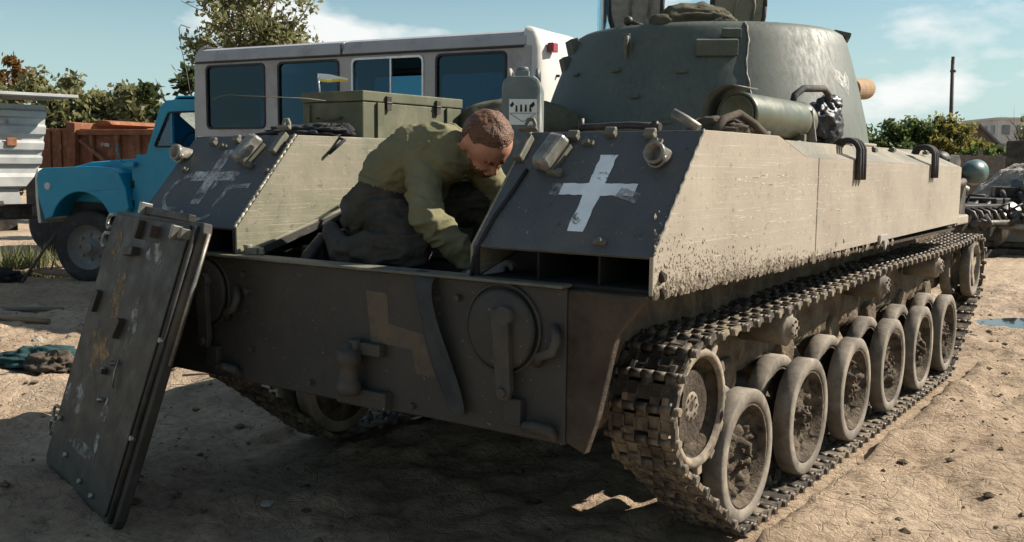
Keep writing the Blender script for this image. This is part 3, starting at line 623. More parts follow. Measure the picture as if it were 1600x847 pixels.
m = MB(); m.tube([(1.12, 4.45, 1.40), (1.16, 4.62, 1.38), (1.10, 4.7, 1.2), (1.15, 4.6, 1.05), (1.12, 4.45, 1.02)], .012, 6); m.tube([(1.0, 4.5, 1.35), (1.06, 4.9, 1.28), (1.02, 5.3, 1.1), (1.05, 5.5, 1.05)], .014, 6); m.build('loose_hose', 'cloth_black', G)
m = MB(); m.bx(.95, 1.26, 4.35, 4.7, 1.06, 1.12); m.bx(1.1, 1.22, 4.4, 4.55, 1.12, 1.2); m.build('front_fender', 'side_mud', G, .01)
m = MB(); m.ell((.45, 3.98, 1.56), (.30, .42, .085), None, 20, 10); m.build('driver_hatch_dome', 'roof_paint', G)

# ------------------------------------------------------------------ running gear
WZ, WR = .312, .262; WY = [.99+.717*k for k in range(6)]
def wheel_meshes():
    m = MB(); pr = [(-.04, .205), (-.04, .252), (-.034, .262), (.034, .262), (.04, .252), (.04, .212), (.028, .205), (-.04, .205)]
    m.lathe(pr, (0, 0, 0), 'x', 44); ty = m.mesh('tyre', 'rubber')
    m = MB(); m.lathe([(-.035, .0), (-.035, .205), (.030, .207), (.036, .204), (.034, .196), (-.034, .186), (-.034, .07), (-.01, .06), (-.006, .0)], (0, 0, 0), 'x', 36)
    for k in range(6): t = k*math.pi/3+.5; m.cyl((.02, .045*math.cos(t), .045*math.sin(t)), (.034, .045*math.cos(t), .045*math.sin(t)), .008, n=6)
    ds = m.mesh('wheel_disc', 'mud_wheel'); muds = []
    for sd in range(4):
        nr, na = 18, 64; r = np.linspace(.004, .203, nr); a = np.linspace(0, 2*math.pi, na, endpoint=False); A, B = np.meshgrid(a, r, indexing='ij'); a_, r_ = A.ravel(), B.ravel()
        P = np.stack([r_*np.cos(a_), r_*np.sin(a_), 0*a_+sd*7.3], -1); sp = np.maximum(0, np.cos(3*a_+sd*1.1+2.0*fnoise(P, 6, 2, sd)))
        h = -.022+.040*np.exp(-(r_/.055)**2)+.060*sp*np.maximum(0, fnoise(P, 13, 4, sd+5)+.30)+.024*fnoise(P, 28, 4, sd+2, .6)+.030*np.clip((r_-.165)/.03, 0, 1)*np.maximum(0, fnoise(P, 11, 3, sd+9)+.2)
        h = np.where(r_ > .198, .028, np.clip(h, -.033, .050)); V = np.stack([h, P[:, 0], P[:, 1]], -1); muds.append(npmesh('mud_cake', V, gridfaces(na, nr, True), 'mud_wheel'))
    return ty, ds, muds
TY, DS, MUDS = wheel_meshes()
for sx in (1, -1):
    for k, y in enumerate(WY):
        wz = WZ+(.008 if k in (1, 3) else 0)
        wh = empty('road_wheel', (0, 0, 0)); wh.parent = G; wh.location = (sx*1.09, y, wz)
        for x_ in (.07, -.07):
            o = link('tyre', TY, wh, (sx*x_, 0, 0), (random.uniform(0, 6), 0, 0 if sx > 0 else math.pi)); o = link('wheel_disc', DS, wh, (sx*x_, 0, 0), (random.uniform(0, 6), 0, 0 if sx > 0 else math.pi))
        link('mud_cake', MUDS[k % 4], wh, (sx*.07, 0, 0), (random.uniform(0, 6), 0, 0 if sx > 0 else math.pi))
        m = MB(); m.cyl((-.16, 0, 0), (.05, 0, 0), .05, n=14); o = m.build('axle', 'mud_dark', wh, loc=(0, 0, 0)); o.scale = (sx, 1, 1)
        m = MB(); m.box((sx*.925, y+.13, .44), (.07, .40, .11), Matrix.Rotation(R(-35), 3, 'X')); m.cyl((sx*.90, y+.27, .55), (sx*1.0, y+.27, .55), .09, n=16); m.build('suspension_arm', 'mud_thick', G, .02)
SPY, SPZ, SPR = .535, .592, .205
IY, IZ, IR = 5.42, .690, .212
for sx in (1, -1):
    sp = empty('drive_sprocket'); sp.parent = G; sp.location = (sx*1.10, SPY, SPZ); nt_ = 13
    m = MB(); m.lathe([(.085, .175), (.10, .185), (.10, .205), (.085, .212), (.06, .208), (.06, .19), (.085, .175)], (0, 0, 0), 'x', 52); m.build('rim', 'sprocket_steel', sp, loc=(0, 0, 0)).scale = (sx, 1, 1)
    for k in range(nt_):
        t = 2*math.pi*k/nt_
        for x_ in (.075, -.075): m = MB(); m.box((sx*x_, .225*math.cos(t), .225*math.sin(t)), (.026, .05, .042), Matrix.Rotation(t, 3, 'X')); m.build('tooth', 'sprocket_steel', sp, .006)
    nr, na = 20, 72; r = np.linspace(.02, .186, nr); a = np.linspace(0, 2*math.pi, na, endpoint=False); A, B = np.meshgrid(a, r, indexing='ij'); a_, r_ = A.ravel(), B.ravel(); P = np.stack([r_*np.cos(a_), r_*np.sin(a_), 0*a_], -1)
    h = -.03+.115*np.clip((r_-.10)/.086, 0, 1)**2+.016*fnoise(P, 22, 4, 3)+.02*np.maximum(0, fnoise(P, 9, 3, 6)); o = link('dish', npmesh('dish', np.stack([h, P[:, 0], P[:, 1]], -1), gridfaces(na, nr, True), 'mud_wheel'), sp); o.scale = (sx, 1, 1)
    m = MB(); m.lathe([(-.04, .06), (.055, .058), (.062, .052), (.062, .02), (.056, .016), (.056, 0)], (0, 0, 0), 'x', 26)
    for k in range(8): t = k*math.pi/4; m.cyl((.06, .04*math.cos(t), .04*math.sin(t)), (.068, .04*math.cos(t), .04*math.sin(t)), .006, n=6)
    m.build('hub', 'sprocket_steel', sp).scale = (sx, 1, 1)
    m = MB(); m.cyl((-.2, 0, 0), (.06, 0, 0), .13, n=24); m.build('drive_drum', 'mud_dark', sp).scale = (sx, 1, 1)
    idl = empty('idler_wheel'); idl.parent = G; idl.location = (sx*1.09, IY, IZ)
    for x_ in (.07, -.07):
        m = MB(); m.lathe([(-.035, .150), (-.035, .205), (-.028, .212), (.028, .212), (.035, .205), (.035, .175), (.028, .17), (-.01, .16)], (0, 0, 0), 'x', 40); m.build('rim', 'rubber', idl, loc=(sx*x_, 0, 0)).scale = (sx, 1, 1)
        m = MB(); m.cyl((-.03, 0, 0), (.02, 0, 0), .05, n=16)
        for k in range(5): t = k*2*math.pi/5+.4; m.box((0, .11*math.cos(t), .11*math.sin(t)), (.03, .13, .05), Matrix.Rotation(t, 3, 'X'))
        m.build('spokes', 'sprocket_steel', idl, loc=(sx*x_, 0, 0)).scale = (sx, 1, 1)
    for j, (y, z, x_, r_) in enumerate(((1.44, .755, 1.06, .078), (2.90, .800, 1.06, .078), (4.21, .800, 1.06, .078))):
        rr = empty('return_roller'); rr.parent = G; rr.location = (sx*x_, y, z)
        m = MB(); m.lathe([(-.08, .0), (-.08, r_*.9), (.10, r_*.95), (.115, r_), (.125, r_*.9), (.13, r_*.62), (.145, r_*.58), (.145, 0)], (0, 0, 0), 'x', 24); m.build('roller_body', 'rubber', rr).scale = (sx, 1, 1)
        for k in range(5): t = k*2*math.pi/5; m = MB(); m.cyl((.14, .03*math.cos(t), .03*math.sin(t)), (.155, .03*math.cos(t), .03*math.sin(t)), .007, n=6); m.build('roller_bolt', 'sprocket_steel', rr).scale = (sx, 1, 1)
        m = MB(); m.lathe([(-.06, .03), (-.06, .06), (.0, .068), (.012, .064), (.012, .052), (.0, .046), (-.02, .03)], (sx*1.10, y+.235, z+.055), 'x', 24); m.build('guide_ring', 'rubber', G)
# track path (y, z) at the pin line, clockwise seen from the right side
def track_path():
    pts = []
    def arc_(cy, cz, r, a0, a1, n):
        for i in range(n+1): t = R(a0+(a1-a0)*i/n); pts.append((cy+r*math.cos(t), cz+r*math.sin(t)))
    arc_(SPY, SPZ, SPR+.038, 250, 88, 30)
    for y, z in ((.95, .838), (1.44, .853), (1.95, .866), (2.45, .882), (2.90, .898), (3.4, .895), (3.9, .893), (4.21, .898), (4.8, .908)): pts.append((y, z))
    arc_(IY, IZ, IR+.028, 92, -48, 24)
    y6 = WY[-1]
    arc_(y6, WZ, WR+.024, -52, -90, 6)
    for k in range(4, -1, -1): pts.append((WY[k], WZ-WR-.024))
    arc_(WY[0], WZ, WR+.024, -96, -112, 3)
    pts.append(pts[0]); return np.array(pts)
TP = track_path(); seg = np.hypot(*np.diff(TP, axis=0).T); S_ = np.concatenate([[0], np.cumsum(seg)]); NL = int(round(S_[-1]/.112)); PITCH_T = S_[-1]/NL
def tp(s_):
    s_ = s_ % S_[-1]; return np.array([np.interp(s_, S_, TP[:, 0]), np.interp(s_, S_, TP[:, 1])])
def link_mesh():
    m = MB(); h = PITCH_T/2                     # local x across, y along, z outwards
    m.box((0, 0, -.003), (.242, PITCH_T*.50, .012))
    for x_ in (-.090, 0, .090):
        m.cyl((x_-.021, h, 0), (x_+.021, h, 0), .0165, n=12); m.box((x_, h*.60, .001), (.040, h*.76, .017), None, .9)
    for x_ in (-.045, .045):
        m.cyl((x_-.021, -h, 0), (x_+.021, -h, 0), .0165, n=12); m.box((x_, -h*.60, .001), (.040, h*.76, .017), None, .9)
    for x_ in (-.118, .118): m.cyl((x_-.008, -h, 0), (x_+.008, -h, 0), .0165, n=12); m.box((x_, -h*.45, .0), (.016, h*1.0, .020))
    for s_ in (-1, 1): m.cyl((s_*.108, h, 0), (s_*.140, h, 0), .0150, n=12)
    for x_, y_ in ((-.090, .020), (-.045, -.020), (0, .020), (.045, -.020), (.090, .020)): m.box((x_, y_, .006), (.052, .008, .012), None, .8)
    for x_ in (-.0675, -.0225, .0225, .0675): m.box((x_, 0, .006), (.008, .044, .012), None, .8)
    for x_ in (-.117, .117): m.box((x_, 0, .002), (.014, PITCH_T*.55, .020), None, .8)
    m.box((0, 0, -.032), (.022, .040, .046), Matrix.Rotation(math.pi, 3, 'X'), .5)
    return m.mesh('track_link', 'track_steel')
LM = link_mesh(); MBV = LM
for sx in (1, -1):
    tr = empty('track'); tr.parent = G
    for i in range(NL):
        a = tp(i*PITCH_T); b = tp((i+1)*PITCH_T); c = (a+b)/2; d = b-a; L = math.hypot(*d); yv = Vector((0, d[0]/L, d[1]/L)); xv = Vector((1, 0, 0)); zv = xv.cross(yv)
        if i < 0: continue
        # outward side is to the left of travel when going up over the sprocket and forward along the top
        M4 = Matrix.Identity(4)
        for r_ in range(3): M4[r_][0] = xv[r_]; M4[r_][1] = yv[r_]; M4[r_][2] = zv[r_]
        M4[0][3] = sx*1.092; M4[1][3] = c[0]; M4[2][3] = c[1]
        if sx < 0 and (i % 1): continue
        link('track_link', LM, tr, mat4=M4)
# ------------------------------------------------------------------ turret
def turret_ring(z):
    t = (z-1.55)/.66; r = np.interp(z, [1.54, 1.70, 1.90, 2.06, 2.15, 2.19, 2.21], [.995, .962, .905, .852, .820, .797, .765]); return r, 3.07+.085*t
tu = empty('turret'); tu.parent = G
zs = [1.54, 1.58, 1.64, 1.70, 1.78, 1.86, 1.94, 2.0, 2.06, 2.11, 2.15, 2.175, 2.19, 2.20, 2.21]; na = 96; V = []
for z in zs:
    r, cy = turret_ring(z)
    for i in range(na):
        t = 2*math.pi*i/na; rr = r*(1+.004*math.sin(3*t+z*4)); V.append((rr*math.sin(t), cy+rr*math.cos(t), z))
nr = len(zs); F = [(k*na+i, k*na+(i+1) % na, (k+1)*na+(i+1) % na, (k+1)*na+i) for k in range(nr-1) for i in range(na)]
m = MB(); m.add(V, F, True); m.add([(0, 3.18, 2.218)]+V[-na:], [(0, 1+i, 1+(i+1) % na) for i in range(na)], True); m.build('turret_shell', 'turret_paint', tu)
def tpt(az, z, off=0):                      # azimuth from +Y clockwise in degrees
    r, cy = turret_ring(z); t = R(az); return Vector(((r+off)*math.sin(t), cy+(r+off)*math.cos(t), z))
def trot(az): return Matrix.Rotation(-R(az), 3, 'Z') @ Matrix.Rotation(R(-14), 3, 'X')   # local y outwards
m = MB(); pts = [tpt(141.5-1.2*i/24-.6*math.sin(i*.5), 2.20-i*.026, .003) for i in range(24)]; m.tube([p+Vector((.003*math.sin(i*2.1), 0, 0)) for i, p in enumerate(pts)], [.007+.002*math.sin(i*1.7) for i in range(24)], 6); m.build('weld_seam', 'fitting_paint', tu)
m = MB(); m.lathe([(0, .99), (0, 1.03), (.018, 1.03), (.018, .99)], (0, 3.07, 1.5475), 'z', 64); m.build('turret_ring', 'roof_paint', tu)
def tbox(nm, az, z, sz, mt, off=.0, bev=.006): m = MB(); m.box(tpt(az, z, off+sz[1]/2), sz, trot(az)); return m.build(nm, mt, tu, bev)
tbox('stowage_bracket', 152, 2.055, (.22, .045, .085), 'turret_paint')
tbox('vision_block', 147, 2.135, (.10, .04, .05), 'turret_paint')
tbox('sight_box', 226, 2.13, (.16, .05, .10), 'turret_paint', -.015); tbox('sight_box', 228, 2.03, (.14, .045, .09), 'turret_paint', -.015)
for az, z in ((185, 2.06), ):
    m = MB(); p = tpt(az, z, .012); m.tube([p+Vector((0, 0, .07)), p+Vector((.012, -.03, .065)), p+Vector((.006, -.03, .03)), p+Vector((-.006, -.012, -.02)), p+Vector((-.004, .0, -.07))], [.014, .014, .012, .01, .006], 8); m.build('grab_hook', 'fitting_paint', tu)
    tbox('hook_base', az, z, (.05, .012, .18), 'turret_paint')
for az, z in ((188, 1.95), (163, 1.93), (190, 1.66), (166, 1.66), (210, 1.95), (178, 1.80), (150, 1.70)):
    tbox('small_lug', az, z, (.06, .016, .018), 'turret_paint', 0, .003)
tbox('roof_lip', 70, 2.205, (.26, .10, .03), 'turret_paint', -.04)
# white mark on the front right cheek
m = MB(); rg = random.Random(3); pol = [(0, .09), (.05, .05), (.13, .035), (.20, -.02), (.24, .05), (.27, .0), (.25, -.07), (.20, -.13), (.15, -.085), (.08, -.05), (.03, -.03)]
vs = [tpt(106-p[0]*45, 1.93+p[1]*.8, .003) for p in pol]; ce = sum(vs, Vector())/len(vs); ce = tpt(106-.15*45, 1.93-.01, .006); m.add([ce]+vs, [(0, 1+i, 1+(i+1) % len(vs)) for i in range(len(vs))]); m.build('white_bird_mark', 'chalk', tu)
# gun
m = MB(); m.lathe([(0, .0), (0, .30), (.10, .24), (.22, .16), (.26, .10)], (0, 3.90, 1.93), (0, 1, .075), 28); m.build('mantlet', 'turret_paint', tu)
gd = Vector((0, 1, .075)).normalized(); g0 = Vector((0, 3.95, 1.935))
m = MB(); m.cyl(g0, g0+gd*2.30, .085, .066, 20); m.build('gun_barrel', 'fitting_paint', tu)
m = MB(); m.lathe([(2.18, .066), (2.19, .088), (2.30, .092), (2.62, .094), (2.64, .086), (2.64, .0)], g0, gd, 24, False); m.build('muzzle_cover', 'canvas_tan', tu)
# open roof hatches
def hatch(c, rx, rz, az, lean, inner, nm):
    h = empty(nm); h.parent = tu; h.location = c; h.rotation_euler = (R(lean), 0, R(az)); n = 30
    m = MB(); loop = [(rx*math.copysign(abs(math.cos(2*math.pi*i/n))**.8, math.cos(2*math.pi*i/n)), rz+rz*math.copysign(abs(math.sin(2*math.pi*i/n))**.8, math.sin(2*math.pi*i/n))) for i in range(n)]
    m.panel(loop, [], -.012, .012, 'y'); m.build('hatch_lid', inner, h, .004)
    m = MB(); m.tube([(x*1.01, -.006, z) for x, z in loop]+[(loop[0][0], -.006, loop[0][1])], .016, 8); m.build('hatch_seal', 'tyre_black', h)
    m = MB(); m.tube([(-.03, -.02, rz*.5), (-.035, -.045, rz*.8), (-.02, -.05, rz*1.3), (0, -.02, rz*1.5)], .009, 6); m.tube([(.08, -.02, rz*1.4), (.09, -.04, rz*1.0), (.08, -.03, rz*.6)], .010, 6); m.build('hatch_handle', 'fitting_paint', h)
hatch((-.42, 3.00, 2.205), .165, .25, 30, 4, 'light_cover', 'roof_hatch'); hatch((.11, 3.34, 2.20), .165, .22, 40, 5, 'inner_paint', 'roof_hatch')
m = MB(); m.bx(-.615, -.585, 2.86, 2.90, 2.20, 2.60); m.bx(-.57, -.54, 2.87, 2.91, 2.20, 2.60); m.build('periscope_glass', 'glass_clear', tu, .004); 
m = MB(); m.bx(-.584, -.571, 2.86, 2.91, 2.20, 2.60); m.build('periscope_frame', 'alu', tu)
m = MB(); a = Vector((-.17, 2.45, 2.245)); m.ell(a, (.028, .028, .028)); m.tube([a, a+Vector((.05, .02, -.02)), a+Vector((.12, .06, -.05))], .012, 8); m.build('crank_knob', 'scrap_dark', tu)
# ------------------------------------------------------------------ things lying on the gun carrier
def lump(name, c, r, mat_, seed, amp=.25, rz=0, nu=56, nv=34, rid=.5, sc=2.6, flat=.35, parent=None):
    a = np.linspace(0, 2*math.pi, nu, endpoint=False); b = np.linspace(.02, math.pi-.02, nv); A, B = np.meshgrid(a, b, indexing='ij'); a_, b_ = A.ravel(), B.ravel()
    D_ = np.stack([np.sin(b_)*np.cos(a_), np.sin(b_)*np.sin(a_), np.cos(b_)], -1); k = 1+amp*fnoise(D_+seed*3.1, sc*.6, 2, seed)+amp*rid*ridged(D_*np.array([1, 1.7, 1])+seed, sc, 3, seed+1)
    V = D_*k[:, None]*np.array(r); V[:, 2] = np.where(V[:, 2] < -flat*r[2], -flat*r[2]+.05*(V[:, 2]+flat*r[2]), V[:, 2])
    o = link(name, npmesh(name, V, gridfaces(nu, nv, True), mat_), parent, c, (0, 0, rz)); return o
# crate: front faces the rear, long side lit
def crate(loc, sx, sy, sz, rz, label):
    t = empty('ammunition_crate', loc, rz, label, 'crate', 'crates on the roof'); 
    m = MB(); m.bx(0, sx, 0, sy, 0, sz*.78); m.build('crate_body', 'crate_green', t, .006)
    m = MB(); m.bx(-.006, sx+.006, -.006, sy+.006, sz*.79, sz); m.build('crate_lid', 'crate_green', t, .005)
    for y in (.12*sy, .82*sy):
        m = MB(); m.bx(sx+.001, sx+.014, y, y+.05, .0, sz*.77); m.build('batten', 'crate_green', t, .002)
    for y in (.20*sy, .70*sy):
        m = MB(); m.bx(sx+.007, sx+.020, y, y+.035, sz*.62, sz*.92); m.cyl((sx+.018, y-.004, sz*.78), (sx+.018, y+.039, sz*.78), .006, n=8); m.build('latch', 'scrap_dark', t, .002)
    m = MB(); m.bx(.10*sx, .15*sx, -.016, -.001, .02, sz*.74); m.build('batten', 'crate_green', t, .002)
    m = MB(); m.tube([(.3*sx, -.012, sz*.45), (.35*sx, -.05, sz*.40), (.65*sx, -.05, sz*.40), (.7*sx, -.012, sz*.45)], .008, 6); m.build('rope_handle', 'cloth_brown', t)
    return t
crate((-1.335, 1.06, ZT+.001), .43, .80, .245, 0, 'olive green wooden crate with hinged lid, sunlit on its long side')
o = lump('tarpaulin_roll', (-.62, 2.02, ZT+.09), (.34, .26, .17), 'cloth_olive', 4, .10, .25, rid=.35); tag(o, 'dark folded tarpaulin lying behind the green crate beside the jerry can', 'tarpaulin')
# jerry can standing on the lower deck
t = empty('jerry_can', (.075, 1.05, 1.339), R(31), 'scuffed blue grey jerry can with striped paper sticker, beside the turret', 'jerry can')
m = MB(); n = 8; pr = [(-.085, 0), (-.085, .425), (-.078, .455), (-.055, .472), (.055, .472), (.078, .455), (.085, .425), (.085, 0)]; m.panel(pr, [], -.115, .225, 'y'); m.build('can_body', 'jerry_grey', t, .018)
m = MB(); m.bx(-.03, .03, -.07, -.01, .474, .50); m.cyl((0, -.04, .50), (0, -.04, .515), .026, n=16); m.build('cap', 'jerry_grey', t, .004)
for x_ in (-.062, 0, .062): m = MB(); m.tube([(x_, .03, .47), (x_, .05, .51), (x_, .16, .51), (x_, .18, .47)], .010, 8); m.build('handle', 'jerry_grey', t)
m = MB(); m.bx(-.052, .068, -.1185, -.1165, .262, .372); pp = m.build('paper_sticker', 'paper', t)
m = MB()
for k in range(4): m.add([(-.025+k*.020, -.1192, .318), (-.014+k*.020, -.1192, .318), (-.016+k*.020, -.1192, .350-.004*abs(k-1.5)), (-.023+k*.020, -.1192, .352-.004*abs(k-1.5))], [(0, 1, 2, 3)])
m.build('printed_bars', 'ink', pp)
m = MB()
for a, b in (((-.05, .312), (.008, .275)), ((.066, .312), (.008, .275)), ((-.05, .312), (.066, .312))): m.cyl((a[0], -.1193, a[1]), (b[0], -.1193, b[1]), .0012, n=4)
m.build('printed_triangle', 'ink', pp)
m = MB(); m.panel([(-.05, .345), (-.035, .362), (-.03, .348), (-.04, .336)], [], -.1196, -.1192, 'y'); m.panel([(.035, .345), (.055, .362), (.06, .348), (.05, .336)], [], -.1196, -.1192, 'y'); m.build('printed_marks', 'ink', pp)
# small two coloured pennant
t = empty('pennant', (-1.27, 1.12, ZT+.237), 0, 'small yellow and white pennant on a wire above the green crate', 'flag')
m = MB(); m.tube([(0, 0, 0), (-.004, 0, .05), (-.012, .0, .10)], .004, 6); m.build('wire', 'alu', t)
def pen(z0, z1, nm, mt):
    V = []; n = 12
    for i in range(n+1):
        k = i/n; y = .018*math.sin(k*7); x = -.015+.21*k; zc = .085-.012*k; tp_ = 1-.75*k**2 if z0 > .08 else .55+.9*k-1.1*k*k; V += [(x, y, zc+(z0-.085)*tp_), (x, y+.006*math.sin(k*5), zc+(z1-.085)*tp_)]
    m = MB(); m.add(V, [(2*i, 2*i+2, 2*i+3, 2*i+1) for i in range(n)], True); m.build(nm, mt, t)
pen(.062, .085, 'yellow_stripe', 'flag_yellow'); pen(.0855, .113, 'white_stripe', 'flag_white')
# long thin wire in front of the bus window
m = MB(); m.tube([(-1.48, .60, 1.735), (-1.44, .60, 1.748), (-1.36, .6, 1.755), (-1.25, .6, 1.747), (-1.15, .9, 1.75), (-1.1, 1.06, 1.74)], .0022, 5); o = m.build('whip_wire', 'fitting_paint'); tag(o, 'thin pale wire curving above the left rear of the hull', 'wire')
# rags and tools on the left rear roof corner
o = lump('oily_rag', (-.86, .62, ZT+.018), (.17, .10, .035), 'cloth_strap', 11, .35, .2, sc=4); tag(o, 'grey oily rag bundle lying by the foot of the green crate', 'rag')
o = lump('black_glove', (-.70, .70, ZT+.022), (.06, .045, .04), 'cloth_black', 12, .25, .6, sc=3); tag(o, 'crumpled black glove on the roof edge beside the grey rag', 'glove')
m = MB(); m.tube([(-1.05, .50, 1.555), (-.9, .52, 1.57), (-.66, .60, 1.556), (-.55, .57, 1.53), (-.575, .50, 1.47)], .008, 6); o = m.build('loose_strap', 'cloth_black'); tag(o, 'thin black strap trailing over the left hull roof edge', 'strap')
# jacket thrown over the turret roof edge
t = empty('jacket', (.13, 2.56, 2.185), R(33), 'crumpled dark olive jacket thrown over the turret roof edge', 'jacket')
o = lump('jacket_body', (.06, .02, .05), (.20, .12, .095), 'cloth_olive', 21, .24, .1, 90, 56, .45, 2.2, .75, t); o = lump('sleeve', (-.13, -.04, .035), (.075, .09, .045), 'cloth_olive', 22, .12, .5, 60, 40, .35, 2, .6, t)
o = lump('hem', (.20, -.09, -.005), (.085, .055, .06), 'cloth_olive', 23, .22, -.3, 60, 40, .5, 2.6, .9, t)
# rucksack-like bundle at the right rear roof corner
o = lump('canvas_bundle', (1.02, 1.02, ZT+.025), (.11, .12, .045), 'cloth_brown', 31, .20, .5, rid=.6, sc=3.2); tag(o, 'brown canvas strap bundle lying on the hull roof in front of the canister', 'bundle')
m = MB(); m.tube([(1.10, .80, ZT+.005), (1.10, .88, ZT+.06), (1.11, 1.00, ZT+.085), (1.13, 1.10, ZT+.05), (1.15, 1.18, ZT+.005)], .016, 8); o = m.build('leather_strap', 'cloth_brown'); tag(o, 'curved brown leather strap standing beside the green canister', 'strap')
# canister in its cradle
t = empty('canister', (.975, 1.30, 1.648), 0, 'long dull green metal canister strapped on the right hull roof', 'canister')
m = MB(); m.lathe([(.006, 0), (.006, .078), (0, .082), (0, .088), (.02, .090), (.62, .090), (.64, .086), (.66, .094), (.69, .094), (.72, .082), (.74, .05), (.74, 0)], (0, 0, 0), (.03, 1, -.01), 36); m.build('canister_body', 'canister_green', t)
m = MB(); m.lathe([(-.002, 0), (-.002, .066), (-.008, .070), (-.008, .074), (.004, .076)], (0, 0, 0), (.03, 1, -.01), 36); m.build('end_cap', 'canister_green', t)
pts = [(.118*math.cos(R(a)), .118*math.sin(R(a))) for a in range(75, 200, 9)]
m = MB(); vs = []; 
for (x, z) in pts: vs += [(x-.02, -.05, z), (x-.02, .20, z)]
m.add(vs, [(2*i, 2*i+2, 2*i+3, 2*i+1) for i in range(len(pts)-1)], True); o = m.build('shield', 'fitting_paint', t); sm = o.modifiers.new('solid', 'SOLIDIFY'); sm.thickness = .006
m = MB(); m.bx(-.11, .10, .10, .13, -.10, -.07); m.bx(-.11, .10, .55, .58, -.10, -.07); m.bx(-.125, -.11, .10, .13, -.10, .08); m.build('cradle', 'fitting_paint', t, .003)
m = MB(); m.panel([(.08, -.10), (.125, -.10), (.10, .06)], [], .64, .652, 'y'); m.build('cradle_stay', 'steel_worn', t, .002)
m = MB(); m.tube([(-.02, .70, .05), (-.02, .74, .12), (.0, .80, .155), (.04, .98, .165), (.05, 1.02, .14), (.05, 1.03, .07)], .017, 8); m.build('grab_rail', 'tyre_black', t)
o = lump('black_bag', (.99, 2.36, ZT+.10), (.085, .13, .11), 'bag_black', 41, .16, 0, 70, 46, .7, 3.6, .9); tag(o, 'tied shiny black plastic bag beside the front end of the canister', 'bag')
o = lump('black_bag_knot', (0.01, .06, .10), (.06, .10, .045), 'bag_black', 42, .15, .2, 40, 26, .6, 3, 1.2, o)
# strap hanging over the rear plate
m = MB(); path = [(.42, .10, 1.02), (.425, .03, 1.066), (.425, -.045, 1.064), (.435, -.058, 1.0), (.455, -.050, .90), (.49, -.046, .80), (.53, -.042, .70), (.565, -.040, .63), (.575, -.05, .60)]
vs = []; 
for i, (x, y, z) in enumerate(path):
    k = .050+.010*math.sin(i*1.4); vs += [(x-k, y, z+.006), (x-k*.35, y-.014, z), (x+k*.3, y-.004, z-.003), (x+k, y-.016, z-.006)]
m.add(vs, [(4*i+j, 4*i+j+1, 4*i+j+5, 4*i+j+4) for i in range(len(path)-1) for j in range(3)], True); o = m.build('cloth_strip', 'cloth_strap'); sm = o.modifiers.new('solid', 'SOLIDIFY'); sm.thickness = .008; sm = o.modifiers.new('sub', 'SUBSURF'); sm.levels = 2; sm.render_levels = 2
tag(o, 'dark grey cloth strip hanging down over the rear hull plate', 'cloth')

# ------------------------------------------------------------------ removed engine deck plate leaning on the left corner
BL = Vector((-1.85, -.145, .0)); BR = Vector((-.788, -.468, .0)); AV = Vector((.315, .22, 1.204)); e1 = (BR-BL).normalized(); e2 = (AV-e1*AV.dot(e1)).normalized(); e3 = e1.cross(e2)   # e3 faces the rear
sh = AV.dot(e1); WP = (BR-BL).length; HP = AV.dot(e2)
mt = Matrix.Identity(4)
for i in range(3): mt[i][0] = e1[i]; mt[i][1] = e2[i]; mt[i][2] = e3[i]; mt[i][3] = BL[i]
t = empty('engine_deck_plate'); t.matrix_world = mt; tag(t, 'removed armoured deck plate leaning upright against the left rear hull corner', 'armour plate')
def pl(u, v): return (u*WP+sh*v, v*HP)
def chamf(u0, u1, v0, v1, c=.03): return [pl(u0+c, v0), pl(u1-c*.5, v0), pl(u1, v0+c), pl(u1, v1-c), pl(u1-c*.6, v1), pl(u0+c, v1), pl(u0, v1-c*1.5), pl(u0, v0+c)]
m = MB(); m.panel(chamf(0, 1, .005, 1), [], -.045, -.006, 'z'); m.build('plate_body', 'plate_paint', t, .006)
m = MB(); m.panel(chamf(.035, .90, .02, .985, .02), [], -.006, .003, 'z'); m.build('inner_skin', 'plate_paint', t, .004)
a = pl(.955, .02); b = pl(.955, .985)
m = MB(); m.tube([(a[0], a[1], .0), (b[0], b[1], .0)], .012, 8); m.build('seal_rib', 'engine_dark', t)
a = pl(1.004, .55); b = pl(1.004, .97); m = MB(); m.tube([(a[0], a[1], -.03), (b[0], b[1], -.03)], .008, 6); m.build('bare_edge', 'steel_worn', t)
def pbox(nm, u, v, sz, mt_, rz=0, z=0): c = pl(u, v); m = MB(); m.box((c[0], c[1], z+sz[2]/2), sz, rz); return m.build(nm, mt_, t, .003)
pbox('handle_block', .40, .865, (.12, .035, .035), 'engine_dark', .1); pbox('latch', .42, .945, (.025, .08, .03), 'engine_dark', -.2); pbox('latch', .60, .945, (.03, .05, .04), 'engine_dark'); pbox('latch', .845, .955, (.022, .055, .05), 'steel_worn', -.1); pbox('latch', .93, .955, (.03, .04, .05), 'fitting_paint')
pbox('clip', .50, .60, (.03, .09, .03), 'engine_dark', -.5); pbox('clip', .14, .66, (.03, .10, .025), 'engine_dark', -.3); pbox('clip', .46, .44, (.07, .02, .03), 'engine_dark', .1)
for u, v, l in ((.56, .48, .07), (.46, .445, .05), (.53, .345, .06)):
    c = pl(u, v); m = MB(); m.cyl((c[0]-l/2, c[1], .014), (c[0]+l/2, c[1]+.012, .014), .006, n=8); m.cyl((c[0]-l/2, c[1]-.012, .01), (c[0]-l/2, c[1]+.012, .012), .006, n=8); m.build('cotter_pin', 'steel_worn', t)
c = pl(.60, .48); m = MB(); m.tube([(c[0], c[1]+.03, .01), (c[0]+.012, c[1]-.02, .02), (c[0]+.004, c[1]-.09, .012)], .004, 6); m.build('cotter_pin', 'steel_worn', t)
